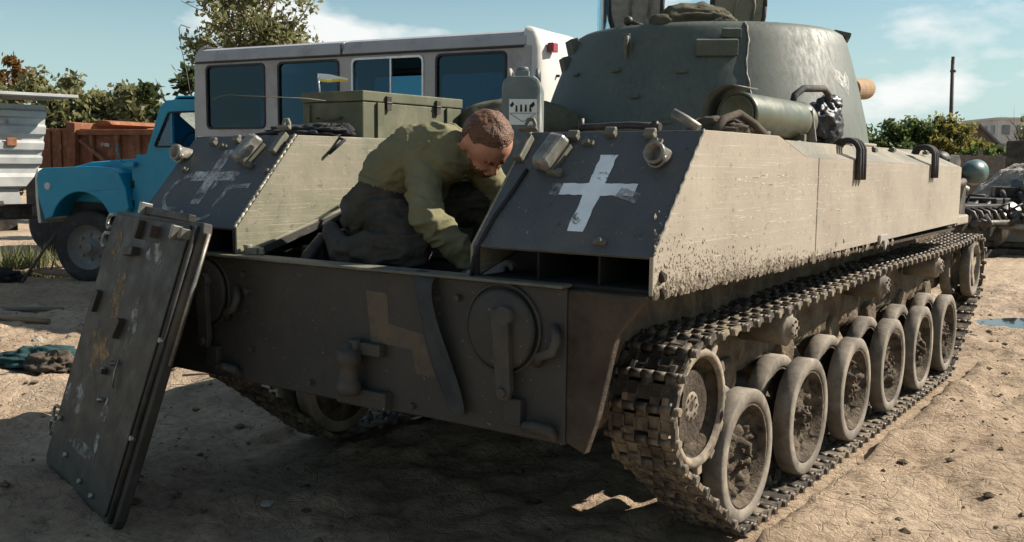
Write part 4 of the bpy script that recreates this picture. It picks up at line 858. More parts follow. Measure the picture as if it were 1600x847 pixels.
for u, v in ((.955, .62), (.30, .10), (.55, .06), (.72, .05), (.955, .30), (.10, .20)):
    c = pl(u, v); m = MB(); m.cyl((c[0], c[1], .0), (c[0], c[1], .02), .013, .010, 10); m.build('stud', 'steel_worn', t)
for v in (.985, .915, .225, .165):
    c = pl(-.015, v); m = MB(); m.tube([(c[0]+.03, c[1], -.02), (c[0]-.03, c[1]-.005, -.01)]+[(c[0]-.045+.032*math.cos(R(q_)), c[1]-.035+.032*math.sin(R(q_)), -.01) for q_ in range(80, 340, 26)], .008, 6); m.build('hook', 'light_cover', t)
pbox('hinge_bar', .60, 1.012, (.55, .03, .03), 'engine_dark', -.02, -.03); pbox('hinge_knuckle', .36, 1.02, (.03, .05, .05), 'steel_worn', 0, -.03)
def smear(nm, u, v, rx, ry, mt_, sd):
    rg = random.Random(sd); c = pl(u, v); n = 16; pts = [(c[0]+rx*math.cos(i*6.283/n)*rg.uniform(.7, 1.2), c[1]+ry*math.sin(i*6.283/n)*rg.uniform(.7, 1.2), .0045) for i in range(n)]; m = MB(); m.add([(c[0], c[1], .0045)]+pts, [(0, 1+i, 1+(i+1) % n) for i in range(n)]); m.build(nm, mt_, t)
smear('rust_stain', .36, .70, .09, .12, 'rust_smear', 1); smear('rust_stain', .30, .50, .16, .10, 'rust_smear', 2); smear('scuff', .20, .30, .16, .07, 'pale_smear', 3); smear('scuff', .64, .87, .10, .06, 'pale_smear', 4); smear('scuff', .60, .26, .05, .14, 'pale_smear', 5); smear('scuff', .62, .62, .05, .12, 'pale_smear', 6); smear('scuff', .17, .88, .06, .08, 'rust_smear', 7); smear('scuff', .45, .16, .25, .03, 'pale_smear', 8)
# ------------------------------------------------------------------ mechanic kneeling in the engine bay
CAMP = Vector((2.5957, -2.61, 1.4321)); KS = 1.05
def K(x, y, z): return CAMP+(Vector((x, y, z))-CAMP)*KS
J = dict(pelvis=K(-.042, .26, 1.262), waist=K(-.012, .285, 1.385), rib=K(.085, .315, 1.452), chest=K(.195, .345, 1.468), neck=K(.300, .345, 1.472), head=K(.430, .305, 1.492),
         rsh=K(.205, .205, 1.452), rel=K(.318, .105, 1.235), rwr=K(.452, .200, 1.075), lsh=K(.235, .50, 1.455), lel=K(.345, .545, 1.29), lwr=K(.40, .40, 1.09),
         rhip=K(.005, .215, 1.250), rkn=K(.262, .075, 1.120), ran=K(.00, .035, 1.105), rtoe=K(-.12, .07, 1.155), lhip=K(-.045, .39, 1.25), lkn=K(.290, .55, 1.285), lan=K(.24, .52, 1.05), ltoe=K(.36, .55, 1.02))
prims = []                                  # (p0, r0, p1, r1, label)
def cap(a, ra, b, rb, lab): prims.append((Vector(a), ra, Vector(b), rb, lab))
SH, TR, SK, BO, GL = 0, 1, 2, 3, 4
side = Vector((-.571, .814, 0)).normalized(); v1 = side
# torso as side by side chains for an oval section
for k in (-1, 0, 1):
    o_ = side*(.075*k); cap(J['pelvis']+o_*.9, .118, J['waist']+o_, .105, TR if True else SH); cap(J['waist']+o_, .108, J['rib']+o_*1.2, .122, SH); cap(J['rib']+o_*1.2, .122, J['chest']+o_*1.5, .118, SH); cap(J['chest']+o_*1.4, .112, J['neck']+o_*.9-Vector((.02, 0, .01)), .070, SH)
cap(J['pelvis']+Vector((-.03, .02, -.02)), .125, J['pelvis']+Vector((.0, -.06, -.03)), .12, TR)
cap(J['chest'], .07, J['neck'], .062, SH); cap(J['neck'], .060, J['head']-Vector((.03, 0, .0)), .056, SK)
for s_, e_, w_, kk in (('rsh', 'rel', 'rwr', 1), ('lsh', 'lel', 'lwr', 1)):
    cap(J['chest']*.45+J[s_]*.55, .088, J[s_], .080, SH); cap(J[s_], .076, (J[s_]+J[e_])/2, .064, SH); cap((J[s_]+J[e_])/2, .064, J[e_], .055, SH)
    f_ = J[e_]*.45+J[w_]*.55; cap(J[e_], .055, f_, .050, SH); cap(f_, .050, J[e_]*.04+J[w_]*.96, .038, SH)
cap(J['rhip'], .118, (J['rhip']+J['rkn'])/2, .105, TR); cap((J['rhip']+J['rkn'])/2, .102, J['rkn'], .076, TR); cap(J['rkn'], .074, J['ran']*.5+J['rkn']*.5, .076, TR); cap(J['ran']*.5+J['rkn']*.5, .076, J['ran'], .060, TR)
cap(J['ran']+Vector((-.02, 0, 0)), .048, J['rtoe'], .040, BO); cap(J['ran']+Vector((-.05, 0, -.02)), .042, J['rtoe']+Vector((-.02, .01, .02)), .036, BO)
cap(J['lhip'], .112, (J['lhip']+J['lkn'])/2, .096, TR); cap((J['lhip']+J['lkn'])/2, .094, J['lkn'], .074, TR); cap(J['lkn'], .070, J['lan'], .052, TR); cap(J['lan'], .046, J['ltoe'], .038, BO)
# hands: palm, four bent fingers and a thumb
def hand(w_, d, nrm):
    d = Vector(d).normalized(); nrm = Vector(nrm); nrm = (nrm-d*nrm.dot(d)).normalized(); ac = d.cross(nrm)
    cap(w_-d*.03, .030, w_+d*.01, .027, SK)
    for k in (-1, -.33, .33, 1): cap(w_+ac*.010*k, .020, w_+d*.075+ac*.026*k, .0135, GL)
    for k, l in ((-1, .070), (-.33, .082), (.33, .088), (1, .078)):
        a = w_+d*.078+ac*.029*k; b = a+(d*.85+nrm*.5).normalized()*l*.5; c = b+(d*.35+nrm*.94).normalized()*l*.3; e = c+(nrm*.95-d*.1).normalized()*l*.25
        cap(a, .0095, b, .0088, GL); cap(b, .0088, c, .0082, GL); cap(c, .0082, e, .0072, GL)
    a = w_+d*.025-ac*.026; b = a+(-ac*.7+d*.6+nrm*.3).normalized()*.042; cap(a, .013, b, .011, GL); cap(b, .0105, b+(d*.8+nrm*.5).normalized()*.032, .009, GL)
hand(J['rwr'], (.55, .38, -.75), (.3, .6, .2)); hand(J['lwr'], (.35, -.35, -.8), (.5, -.5, .1))
# head: frame from the way the man looks (down, to the right and a little to the rear)
hc = J['head']+Vector((.0, .0, .012)); face = Vector((.55, -.16, -.80)).normalized(); crown = Vector((.55, -.36, .58)); crown = (crown-face*crown.dot(face)).normalized(); lat = face.cross(crown)
def hp(f, c, l): return hc+face*f+crown*c+lat*l
cap(hp(-.012, .028, 0), .093, hp(.012, .030, 0), .088, SK); cap(hp(-.035, .01, 0), .080, hp(.02, -.02, 0), .070, SK)
cap(hp(.045, -.055, .018), .046, hp(.045, -.055, -.018), .046, SK); cap(hp(.066, -.088, .012), .026, hp(.066, -.088, -.012), .026, SK)
cap(hp(.088, .012, .026), .017, hp(.088, .012, -.026), .017, SK); cap(hp(.094, .0, 0), .010, hp(.112, -.032, 0), .0135, SK)
cap(hp(.098, -.060, .016), .008, hp(.098, -.060, -.016), .008, SK)
for s_ in (1, -1): cap(hp(-.004, .016, .086*s_), .011, hp(-.010, -.022, .083*s_), .009, SK); cap(hp(-.018, .018, .096*s_), .009, hp(-.022, -.008, .095*s_), .008, SK)
m = MB()
for a, ra, b, rb, lab in prims:
    m.cyl(a, b, ra, rb, 20); m.ell(a, (ra,)*3, None, 18, 12); m.ell(b, (rb,)*3, None, 18, 12)
tmp = m.build('tmp_body', 'skin'); md = tmp.modifiers.new('r', 'REMESH'); md.mode = 'VOXEL'; md.voxel_size = .0062; md.use_smooth_shade = True
md = tmp.modifiers.new('s', 'SMOOTH'); md.factor = .5; md.iterations = 5
dg = bpy.context.evaluated_depsgraph_get(); ev = tmp.evaluated_get(dg); me = bpy.data.meshes.new_from_object(ev); bpy.data.objects.remove(tmp)
nv = len(me.vertices); co = np.empty(nv*3, np.float32); me.vertices.foreach_get('co', co); co = co.reshape(-1, 3).astype(float); no = np.empty(nv*3, np.float32); me.vertices.foreach_get('normal', no); no = no.reshape(-1, 3).astype(float)
best = np.full(nv, 9.0); lab = np.zeros(nv, int); ax = np.zeros((nv, 3))
for a, ra, b, rb, lb in prims:
    a = np.array(a); b = np.array(b); d = b-a; L2 = max(1e-9, d@d); t_ = np.clip(((co-a)@d)/L2, 0, 1); dist = np.linalg.norm(co-(a+t_[:, None]*d), axis=1)-(ra+(rb-ra)*t_)
    k = dist < best; best[k] = dist[k]; lab[k] = lb; ax[k] = d/math.sqrt(L2)
# belt line: shirt above the hip line
hipn = np.array((J['waist']-J['pelvis']).normalized()); hv = (co-np.array(J['pelvis']*.42+J['waist']*.58))@hipn
lab = np.where((lab == TR) & (hv > 0) & (np.linalg.norm(co-np.array(J['waist']), axis=1) < .24), SH, lab)
al = (co*ax).sum(1); wv_ = np.stack([fnoise(co, 5, 2, 41), fnoise(co, 5, 2, 42), fnoise(co, 5, 2, 43)], -1)*.06; fold = (1-np.abs(vnoise((co+wv_)*np.array([9, 9, 15.]), 3)))**4*1.6-.5+.5*((1-np.abs(vnoise((co+wv_)*np.array([22, 13, 22.]), 8)))**4); fold2 = fnoise(co, 30, 3, 9)
amp = np.select([lab == SH, lab == TR], [.0100, .0135], 0.0); hemk = np.where((lab == SH) & (hv < .02), .006, 0)
cof = co+no*((amp*np.clip(fold, -.6, 1.2)+amp*.35*fold2)+hemk)[:, None]
me.vertices.foreach_set('co', cof.astype(np.float32).ravel()); me.update()
me.materials.clear()
for n in ('shirt_olive', 'trousers', 'skin', 'boot', 'glove', 'hair'): me.materials.append(MAT[n])
fl = (co-np.array(hc)); ff = fl@np.array(face); fc = fl@np.array(crown); fL = np.abs(fl@np.array(lat))
beard = (lab == SK) & (fc < -.045) & (ff > -.02) & (ff < .2) & (np.linalg.norm(fl, axis=1) < .16) & ~((ff > .092) & (fc > -.068))
brow = (lab == SK) & (fc > .010) & (fc < .024) & (fL > .012) & (fL < .048) & (ff > .075)
lab = np.where(beard | brow, 5, lab)
npoly = len(me.polygons); ls = np.empty(npoly, np.int32); me.polygons.foreach_get('loop_start', ls); lv = np.empty(len(me.loops), np.int32); me.loops.foreach_get('vertex_index', lv)
me.polygons.foreach_set('material_index', lab[lv[ls]].astype(np.int32)); me.polygons.foreach_set('use_smooth', np.ones(npoly, bool)); me.update(); me.name = 'person'
P_ = link('person', me); tag(P_, 'bearded person in olive long-sleeved shirt and dark trousers kneeling in the engine bay', 'person')
# hair: shell of the skull with a ragged hairline, combed relief
na, nb = 150, 84; a = np.linspace(0, 2*math.pi, na, endpoint=False); b = np.linspace(.01, 2.05, nb); A, B = np.meshgrid(a, b, indexing='ij'); a_, b_ = A.ravel(), B.ravel()
fx = np.cos(a_); lim = np.where(fx > 0, 1.02+.25*(1-fx), 1.95-.1*np.abs(np.sin(a_))); lim = np.where(np.abs(np.abs(a_-math.pi)-math.pi/2-.12) < .30, 1.30, lim)
bb = b_/2.05*lim; D_ = np.stack([np.sin(bb)*np.cos(a_), np.cos(bb), np.sin(bb)*np.sin(a_)], -1)
rad = 1.015+.012*ridged(np.stack([a_*11+2*bb, bb*1.6, 0*a_], -1), 2.2, 3, 5)+.035*fnoise(D_, 3.5, 2, 6); rad = rad*np.where(b_/2.05 > .96, .96, 1)
loc = D_*np.array([.108, .098, .093])*rad[:, None]+np.array([-.010, .030, 0])
V = np.array(hc)+loc[:, :1]*np.array(face)+loc[:, 1:2]*np.array(crown)+loc[:, 2:3]*np.array(lat)
o = link('hair', npmesh('hair', V, gridfaces(na, nb, True), 'hair'), P_)
# ------------------------------------------------------------------ small bus
def rrect(x0, x1, z0, z1, r=.06, n=4):
    p = []
    for cx, cz, a in ((x1-r, z0+r, -90), (x1-r, z1-r, 0), (x0+r, z1-r, 90), (x0+r, z0+r, 180)):
        for i in range(n+1): t_ = R(a+90*i/n); p.append((cx+r*math.cos(t_), cz+r*math.sin(t_)))
    return p
BUS = empty('small_bus', (-5.79, 3.797, .2), R(7.4), 'small grey bus with rounded roof and four side windows, white rear end', 'bus')
BUS.scale = (.86, .86, .86); BL_, BW = 4.36, 1.8; wins = [(.15, 1.04), (1.22, 2.07), (2.23, 3.14), (3.28, 4.10)]; WZ0, WZ1 = 1.80, 2.53
for side_, y0, y1 in ((0, 0, .03), (1, BW-.03, BW)):
    m = MB(); m.panel([(.05, .25), (BL_-.05, .25), (BL_, .6), (BL_, 2.57), (0, 2.57), (0, .6)], [rrect(a, b, WZ0, WZ1) for a, b in wins], y0, y1, 'y'); m.build('side_panel', 'bus_paint', BUS, .004)
    for k, (a, b) in enumerate(wins):
        yg = y0+.012; w_ = empty('window'); w_.parent = BUS; w_.location = ((a+b)/2, yg, (WZ0+WZ1)/2); hx, hz = (b-a)/2, (WZ1-WZ0)/2
        m = MB(); m.panel(rrect(-hx, hx, -hz, hz, .06), [rrect(-hx+.022, hx-.022, -hz+.022, hz-.022, .05)], -.022, .012, 'y'); m.build('window_seal', 'alu' if (k == 2 and side_ == 0) else 'seal_black', w_)
        if k == 2 and side_ == 0:
            m = MB(); m.bx(-hx+.02, .03, .002, .006, -hz+.02, hz-.02); m.build('pane', 'glass_bus', w_); m = MB(); m.bx(.03, .05, -.008, .008, -hz+.02, hz-.02); m.build('slider_frame', 'alu', w_)
        else: m = MB(); m.bx(-hx+.018, hx-.018, .002, .006, -hz+.018, hz-.018); m.build('pane', 'glass_bus', w_)
m = MB(); pr = [(0, 2.572), (-.012, 2.578), (.012, 2.66), (.05, 2.705), (.14, 2.735), (.5, 2.765), (1.0, 2.775), (1.3, 2.765), (1.66, 2.735), (1.75, 2.705), (1.788, 2.66), (1.812, 2.578), (1.8, 2.572)]
m.panel(pr, [], -.02, 2.10, 'x'); m.panel(pr, [], 2.11, BL_-.06, 'x'); m.build('roof', 'bus_paint', BUS, .02)
m = MB(); m.bx(0, BL_-.08, -.022, .002, 2.552, 2.57); m.build('rain_gutter', 'seal_black', BUS, .003)
m = MB(); m.bx(2.095, 2.115, -.014, .0, 2.56, 2.68); m.build('roof_seam', 'seal_black', BUS)
# rounded rear end: curved in plan
def endcap(x0, sgn, nm, mt_):
    V = []; zz = [.5, 1.0, 1.6, 2.2, 2.55, 2.64, 2.70, 2.74, 2.765]; ins = [0, 0, 0, .01, .03, .06, .11, .18, .32]; n = 15
    for z, i_ in zip(zz, ins):
        for k in range(n):
            t_ = math.pi*k/(n-1); cx = math.copysign(abs(math.cos(t_))**.35, math.cos(t_)); sx_ = math.sin(t_)**.35
            V.append((x0+sgn*(sx_*(.22-min(.2, i_*.6))-.06), BW/2-cx*(BW/2-i_*.25+.002), z))
    m = MB(); m.add(V, [(j*n+k, j*n+k+1, (j+1)*n+k+1, (j+1)*n+k) for j in range(len(zz)-1) for k in range(n-1)], True); return m.build(nm, mt_, BUS)
endcap(BL_-.03, 1, 'rear_end', 'bus_end_paint'); endcap(.03, -1, 'front_end', 'bus_paint')
m = MB(); m.box((BL_+.135, .20, 2.56), (.07, .11, .09)); m.build('marker_lamp', 'lens_red', BUS, .01)
for (y_, z_) in ((.33, 2.30), (.30, 2.12), (.36, 2.06), (.5, 2.2)):
    m = MB(); m.cyl((BL_+.10, y_, z_), (BL_+.15, y_, z_), .014, n=8); m.build('rivet', 'seal_black', BUS)
m = MB(); m.bx(.05, BL_-.05, .05, BW-.05, .50, .56); m.build('bus_floor', 'truck_inside', BUS)
for k in range(4):
    m = MB(); m.bx(.5+k*1.0, .95+k*1.0, .85, 1.6, .60, 1.05); m.bx(.88+k, 1.0+k, .85, 1.6, 1.05, 1.62); m.build('seat', 'truck_inside', BUS, .04)
for x_ in (.9, 3.5):
    for y_ in (.16, BW-.16):
        m = MB(); m.lathe([(-.1, 0), (-.1, .28), (-.08, .36), (.08, .36), (.1, .28), (.1, 0)], (x_, y_, .128), 'y', 28); m.build('wheel', 'tyre_black', BUS)
m = MB(); m.box((1.05, .8, 2.80), (.22, .10, .05), .3); o = m.build('orange_rag', 'red_cloth', None, .01); o.matrix_world = Matrix.Translation((-5.79, 3.797, .2)) @ Matrix.Rotation(R(7.4), 4, 'Z') @ Matrix.Diagonal((.86, .86, .86, 1)); tag(o, 'scrap of orange plastic lying on the roof of the grey bus', 'plastic scrap')
# ------------------------------------------------------------------ blue bonneted lorry: local x runs rear, front at x=-.6; y away from camera
TK = empty('blue_lorry', (-7.99, 3.80, 0), R(25), 'bright blue bonneted lorry with one muddy front wheel, parked before the rusty tipper', 'lorry')
def arcp(cx, cz, r, a0, a1, n=12): return [(cx+r*math.cos(R(a0+(a1-a0)*i/n)), cz+r*math.sin(R(a0+(a1-a0)*i/n))) for i in range(n+1)]
TWD = 1.95
fend = [(-.50, .74), (-.585, 1.0), (-.60, 1.22), (-.57, 1.30), (-.50, 1.335), (.15, 1.36), (.50, 1.345), (.62, 1.29), (.72, 1.12), (.76, .90), (.72, .84), (.50, .80)]+arcp(.05, .60, .47, 28, 158, 14)
for y0, y1 in ((0, .34), (TWD-.34, TWD)):
    m = MB(); m.panel(fend, [], y0, y1, 'y'); m.build('front_wing', 'truck_blue', TK, .045)
m = MB(); m.panel([(-.50, .95), (-.52, 1.30), (.0, 1.41), (.74, 1.46), (.80, 1.42), (.80, .9)], [], .30, TWD-.30, 'y'); m.build('bonnet', 'truck_blue', TK, .05)
m = MB(); m.panel([(-.615, .70), (-.64, 1.0), (-.635, 1.25), (-.60, 1.33), (-.585, 1.33), (-.60, 1.0), (-.575, .70)], [], .02, TWD-.02, 'y'); m.build('grille_surround', 'bus_end_paint', TK, .01)
cabo = [(.70, .80), (.74, 1.15), (.72, 1.38), (.80, 1.46), (.95, 1.50), (1.16, 2.02), (1.22, 2.08), (1.36, 2.115), (2.05, 2.12), (2.12, 2.05), (2.16, .80)]
wino = [(1.085, 1.605), (1.285, 1.955), (1.31, 1.972), (1.76, 1.985), (1.80, 1.95), (1.80, 1.61), (1.78, 1.595), (1.10, 1.59)]
for y0, y1 in ((.12, .16), (TWD-.16, TWD-.12)):
    m = MB(); m.panel(cabo, [wino], y0, y1, 'y'); dr = m.build('cab_side', 'truck_blue', TK, .012)
    m = MB(); m.panel([(1.325, 1.605), (1.345, 1.605), (1.345, 1.965), (1.325, 1.965)], [], y0-.006, y1, 'y'); m.build('quarter_light_post', 'truck_blue', TK)
    m = MB(); m.panel([(1.09, 1.60), (1.30, 1.96), (1.325, 1.97), (1.325, 1.60)], [], y0+.015, y0+.019, 'y'); m.build('quarter_light', 'glass_clear', TK)
    ou = wino+[wino[0]]; m = MB(); m.tube([(x, y0-.004, z) for x, z in ou], .011, 6); m.build('window_trim', 'seal_black', TK)
m = MB(); m.bx(1.22, 2.06, .17, TWD-.17, 2.075, 2.115); m.build('cab_roof', 'truck_blue', TK, .03)
m = MB(); m.panel([(1.30, 2.10), (1.35, 2.10), (1.37, 2.14), (2.02, 2.145), (2.06, 2.10), (2.10, 2.10), (2.05, 2.165), (1.36, 2.165)], [], .2, TWD-.2, 'y'); m.build('roof_crown', 'truck_blue', TK, .02)
m = MB(); m.bx(2.10, 2.16, .165, TWD-.165, .8, 2.05); m.build('cab_back', 'truck_blue', TK)
m = MB(); m.add([(.96, .17, 1.52), (1.17, .17, 2.03), (1.17, TWD-.17, 2.03), (.96, TWD-.17, 1.52)], [(0, 1, 2, 3)]); m.build('windscreen', 'glass_clear', TK)
m = MB(); m.bx(.76, .96, .165, TWD-.165, .85, 1.50); m.build('scuttle', 'truck_blue', TK, .02)
m = MB(); m.bx(.98, 2.09, .17, TWD-.17, .80, .86); m.bx(1.6, 2.05, .3, TWD-.3, .87, 1.25); m.build('cab_interior', 'truck_inside', TK, .03)
m = MB(); m.tube([(1.30+.02*math.sin(R(a))*0+.19*math.cos(R(a))*.35, .55+.19*math.sin(R(a)), 1.60+.17*math.cos(R(a))) for a in range(0, 361, 20)], .014, 8, False); m.cyl((1.30, .55, 1.60), (1.05, .55, 1.3), .02, n=8); m.build('steering_wheel', 'seal_black', TK)
m = MB(); m.cyl((-.43, -.012, 1.13), (-.43, .03, 1.13), .042, .05, 16); m.build('side_lamp', 'lens_clear', TK)
m = MB(); m.bx(.735, .765, .10, .13, 1.12, 1.20); m.build('door_hinge', 'seal_black', TK, .004); m = MB(); m.bx(.74, .76, .09, .12, .90, .98); m.build('door_hinge', 'seal_black', TK, .004)
m = MB(); m.tube([(.72, .10, 1.40), (.66, .02, 1.42), (.64, -.04, 1.55), (.66, -.04, 1.62)], .010, 6); m.bx(.66, .82, .04, .12, 1.36, 1.41); m.build('mirror_arm', 'truck_blue', TK, .004)
def lorry_wheel(x, y, sg):
    e = empty('front_wheel' if x < 1 else 'rear_wheel'); e.parent = TK; e.location = (x, y, .425)
    m = MB(); m.lathe([(-.10, .26), (-.115, .33), (-.10, .40), (-.06, .425), (.06, .425), (.10, .40), (.115, .33), (.10, .26)], (0, 0, 0), 'y', 40); m.build('tyre', 'tyre_black', e)
    m = MB(); m.lathe([(sg*.07, .0), (sg*.10, .06), (sg*.03, .10), (sg*.02, .19), (sg*.06, .235), (sg*.095, .262), (sg*.10, .27), (sg*.06, .275)], (0, 0, 0), 'y', 32)
    for k in range(8): t_ = k*math.pi/4; m.cyl((.145*math.cos(t_), sg*.02, .145*math.sin(t_)), (.145*math.cos(t_), sg*.05, .145*math.sin(t_)), .014, n=6)
    m.build('rim', 'wheel_grey', e); m = MB(); m.cyl((0, sg*.03, 0), (0, sg*.12, 0), .075, .06, 16); m.build('hub', 'wheel_grey', e)
lorry_wheel(.05, .20, -1); lorry_wheel(.05, TWD-.2, 1)
m = MB(); m.bx(-.5, 2.5, .55, .65, .60, .78); m.bx(-.5, 2.5, TWD-.65, TWD-.55, .60, .78); m.bx(-.1, .2, .3, TWD-.3, .40, .50); m.build('chassis', 'truck_inside', TK, .01)
m = MB(); m.bx(-.40, .62, .34, .42, .70, 1.30); m.build('inner_wing', 'truck_inside', TK)
for ch in TK.children:
    if ch.type == 'MESH': ch.data.transform(Matrix.Diagonal((.845, 1, 1, 1)))
    else: ch.location.x *= .845
# ------------------------------------------------------------------ rusty tipper behind it
TP_ = empty('rusty_tipper', (-11.6, 5.9, 0), R(12), 'rusty brown tipper body with ribbed sides standing behind the blue lorry', 'tipper body')
m = MB(); m.bx(-.62, 2.6, 0, 2.0, .92, .98); m.build('floor', 'rust', TP_)
m = MB(); m.panel([(.10, .98), (2.6, .98), (2.6, 1.84), (.12, 1.90)], [], 0, .04, 'y'); m.build('side_wall', 'rust', TP_, .006)
m = MB(); m.panel([(.10, .98), (2.6, .98), (2.6, 1.84), (.12, 1.90)], [], 1.96, 2.0, 'y'); m.build('side_wall', 'rust', TP_, .006)
m = MB(); m.panel([(.05, .95), (.18, .95), (.22, 1.98), (.05, 2.0)], [], -.10, 2.1, 'y'); m.build('front_board', 'rust', TP_, .008)
for x_ in (.45, .95, 1.35, 1.9):
    m = MB(); m.bx(x_, x_+.07, -.06, -.001, 1.0, 1.86); m.build('rib', 'rust', TP_, .01)
m = MB(); m.bx(.2, 2.6, -.07, -.001, 1.80, 1.88); m.build('top_rail', 'rust', TP_, .012)
a = Vector((.30, -.075, 1.72)); b = Vector((.95, -.075, 1.30)); m = MB(); m.tube([a, b], .03, 8); m.build('brace', 'rust', TP_)
m = MB(); m.panel([(.2, 1.95), (.55, 1.97), (.50, 2.02), (.35, 2.04), (.22, 2.03)], [], .3, 1.4, 'y'); m.build('cab_guard', 'rust', TP_, .01)
m = MB(); m.bx(-.62, .04, -.02, .02, 1.30, 1.86); m.bx(-.62, .04, 1.6, 1.64, 1.30, 1.86); m.bx(-.62, .04, -.02, 1.64, 1.84, 1.90); m.build('cab_remnant', 'rust', TP_, .01)
for x_ in (-.40, -.18): m = MB(); m.bx(x_, x_+.05, -.045, -.021, 1.30, 1.86); m.build('rib', 'rust', TP_, .006)
m = MB(); m.bx(-.9, 2.6, .5, .62, .70, .90); m.bx(-.9, 2.6, 1.4, 1.52, .70, .90); m.bx(-.9, .1, -.05, 1.7, .55, 1.28); m.build('chassis', 'scrap_dark', TP_, .01)
for x_ in (-.5, 1.9):
    m = MB(); m.lathe([(-.12, 0), (-.12, .36), (-.08, .45), (.08, .45), (.12, .36), (.12, 0)], (x_, .1, .45), 'y', 28); m.build('wheel', 'tyre_black', TP_)
m = MB(); m.box((.72, -.008, 1.66), (.16, .012, .05), Matrix.Rotation(R(4), 3, 'Y')); m.build('white_smudge', 'chalk', TP_)
# ------------------------------------------------------------------ torn corrugated trailer on the left; local x along its side
TL = empty('corrugated_trailer', (-9.4, 3.6, 0), R(78), 'torn pale corrugated metal trailer body with an overhanging roof sheet', 'trailer')
edge_ = lambda z: np.interp(z, [.75, 1.08, 1.12, 1.33, 1.55, 1.82, 2.1], [.30, .28, .36, .52, .56, .60, .62])
zb_ = [1.08, 1.37, 1.54, 1.73, 1.94, 2.10]
for k in range(len(zb_)-1):
    z0, z1 = zb_[k], zb_[k+1]; h_ = z1-z0; V = []
    for f, o_ in ((0, 0), (.10, .045), (.45, .05), (.62, .0), (1.0, 0)):
        z = z0+h_*f; V += [(-1.6, o_*-1+.0, z), (float(edge_(z)), -o_+.004*k, z)]
    m = MB(); m.add(V, [(2*i, 2*i+1, 2*i+3, 2*i+2) for i in range(4)]); o = m.build('corrugated_sheet', 'trailer_grey', TL); s_ = o.modifiers.new('s', 'SOLIDIFY'); s_.thickness = .012
m = MB(); m.panel([(-1.6, -.42), (.90, -.34), (.80, .6), (-1.6, 1.6)], [], 2.19, 2.225, 'z'); m.build('roof_sheet', 'trailer_grey', TL, .004)
m = MB(); m.panel([(-1.6, .9), (-1.6, 1.07), (.26, 1.07), (.30, .88), (.1, .86), (.08, .93)], [], -.01, .01, 'y'); m.build('hanging_sheet', 'trailer_grey', TL)
m = MB(); m.bx(-1.6, .40, .9, 1.5, .6, 2.15); m.build('inner_wall', 'trailer_dark', TL)
m = MB(); m.bx(-1.6, .30, .2, .9, .55, .72); m.build('chassis', 'scrap_dark', TL, .01)
m = MB(); m.box((.19, -.06, 1.64), (.12, .03, .10)); m.build('rust_patch', 'rust', TL, .01)
for x_ in (-1.0, ): m = MB(); m.lathe([(-.12, 0), (-.12, .36), (-.08, .45), (.08, .45), (.12, .36), (.12, 0)], (x_, .25, .45), 'y', 28); m.build('wheel', 'tyre_black', TL)
t = empty('steel_beam', (-9.0, 3.4, 0), R(78), 'dark steel channel beam sticking out below the corrugated trailer', 'beam')
m = MB(); m.bx(-1.2, .40, .04, .06, .73, .90); m.build('web', 'scrap_dark', t); m = MB(); m.bx(-1.2, .41, -.02, .039, .885, .905); m.bx(-1.2, .41, -.02, .039, .725, .745); m.build('flanges', 'scrap_dark', t); m = MB(); m.bx(-1.1, -1.02, -.02, .1, 0, .73); m.bx(-.1, -.02, .062, .14, 0, .73); m.build('leg', 'scrap_dark', t)
# ------------------------------------------------------------------ litter on the left
def rag(nm, loc, r_, mt_, sd, label, cat, rz=0, amp=.3):
    o = lump(nm, loc, r_, mt_, sd, amp, rz, 60, 36, .7, 3.4, .3); return tag(o, label, cat)
rag('dark_rag', (-4.05, 1.12, .03), (.26, .17, .07), 'cloth_teal', 51, 'dark teal rag heap lying on the sunlit dirt', 'rag', .5); rag('brown_rag', (-3.80, 1.05, .03), (.17, .13, .075), 'cloth_brown', 52, 'brown sacking rag at the end of the teal rag heap', 'rag', .2)
rag('crumpled_paper', (-3.32, 1.72, .035), (.13, .10, .06), 'paper', 53, 'crumpled white paper sheet on the ground by the left track', 'paper', .8, .4)
def stick(a, b, r_, label, mt_='wood', nm='stick'):
    a = Vector(a); b = Vector(b); m = MB(); m.tube([a, a.lerp(b, .4)+Vector((0, .01, .01)), b], [r_, r_*.9, r_*.7], 7); return tag(m.build(nm, mt_), label, 'stick')
stick((-6.75, 1.95, .02), (-6.05, 2.45, .05), .03, 'grey branch lying in the shade near the lorry wheel', 'old_wood_grey'); stick((-6.3, 1.75, .02), (-5.6, 2.05, .03), .035, 'pale splintered plank end lying at the edge of the shade')
stick((-8.55, 3.40, .0), (-8.15, 3.62, .60), .02, 'thin dark stick leaning by the lorry front wheel', 'pole_wood'); stick((-2.9, 1.42, .015), (-2.62, 1.62, .02), .008, 'thin dry twig on the ground beside the crumpled paper')
for i, (x, y, s_) in enumerate(((-1.4, -.52, .02), (-.55, .10, .03), (-1.05, -.25, .018), (-2.45, -.05, .022), (2.02, 1.25, .02), (-4.9, 1.55, .05), (-5.2, 1.4, .06))):
    o = lump('stone', (x, y, .004), (s_, s_*.8, s_*.6), 'rubble', 60+i, .2, i, 12, 8); tag(o, ['small pale pebble on the shaded ground behind the leaning plate', 'pale stone chip in the shade of the rear hull', 'small stone at the foot of the leaning plate', 'pale pebble on the shaded ground left of the leaning plate', 'white pebble on the sunlit mud beside the road wheels', 'brown stone on the sunlit dirt near the rags', 'larger dirt stone on the lit ground near the shade edge'][i], 'stone')
rag('cloth_scrap', (-8.9, 3.35, .05), (.22, .18, .08), 'cloth_black', 71, 'black tyre scrap lying on the ground before the lorry', 'scrap', .3)
stick((1.56, 1.22, .018), (1.90, 1.47, .015), .006, 'thin dry straw stalk on the mud beside the second road wheel')
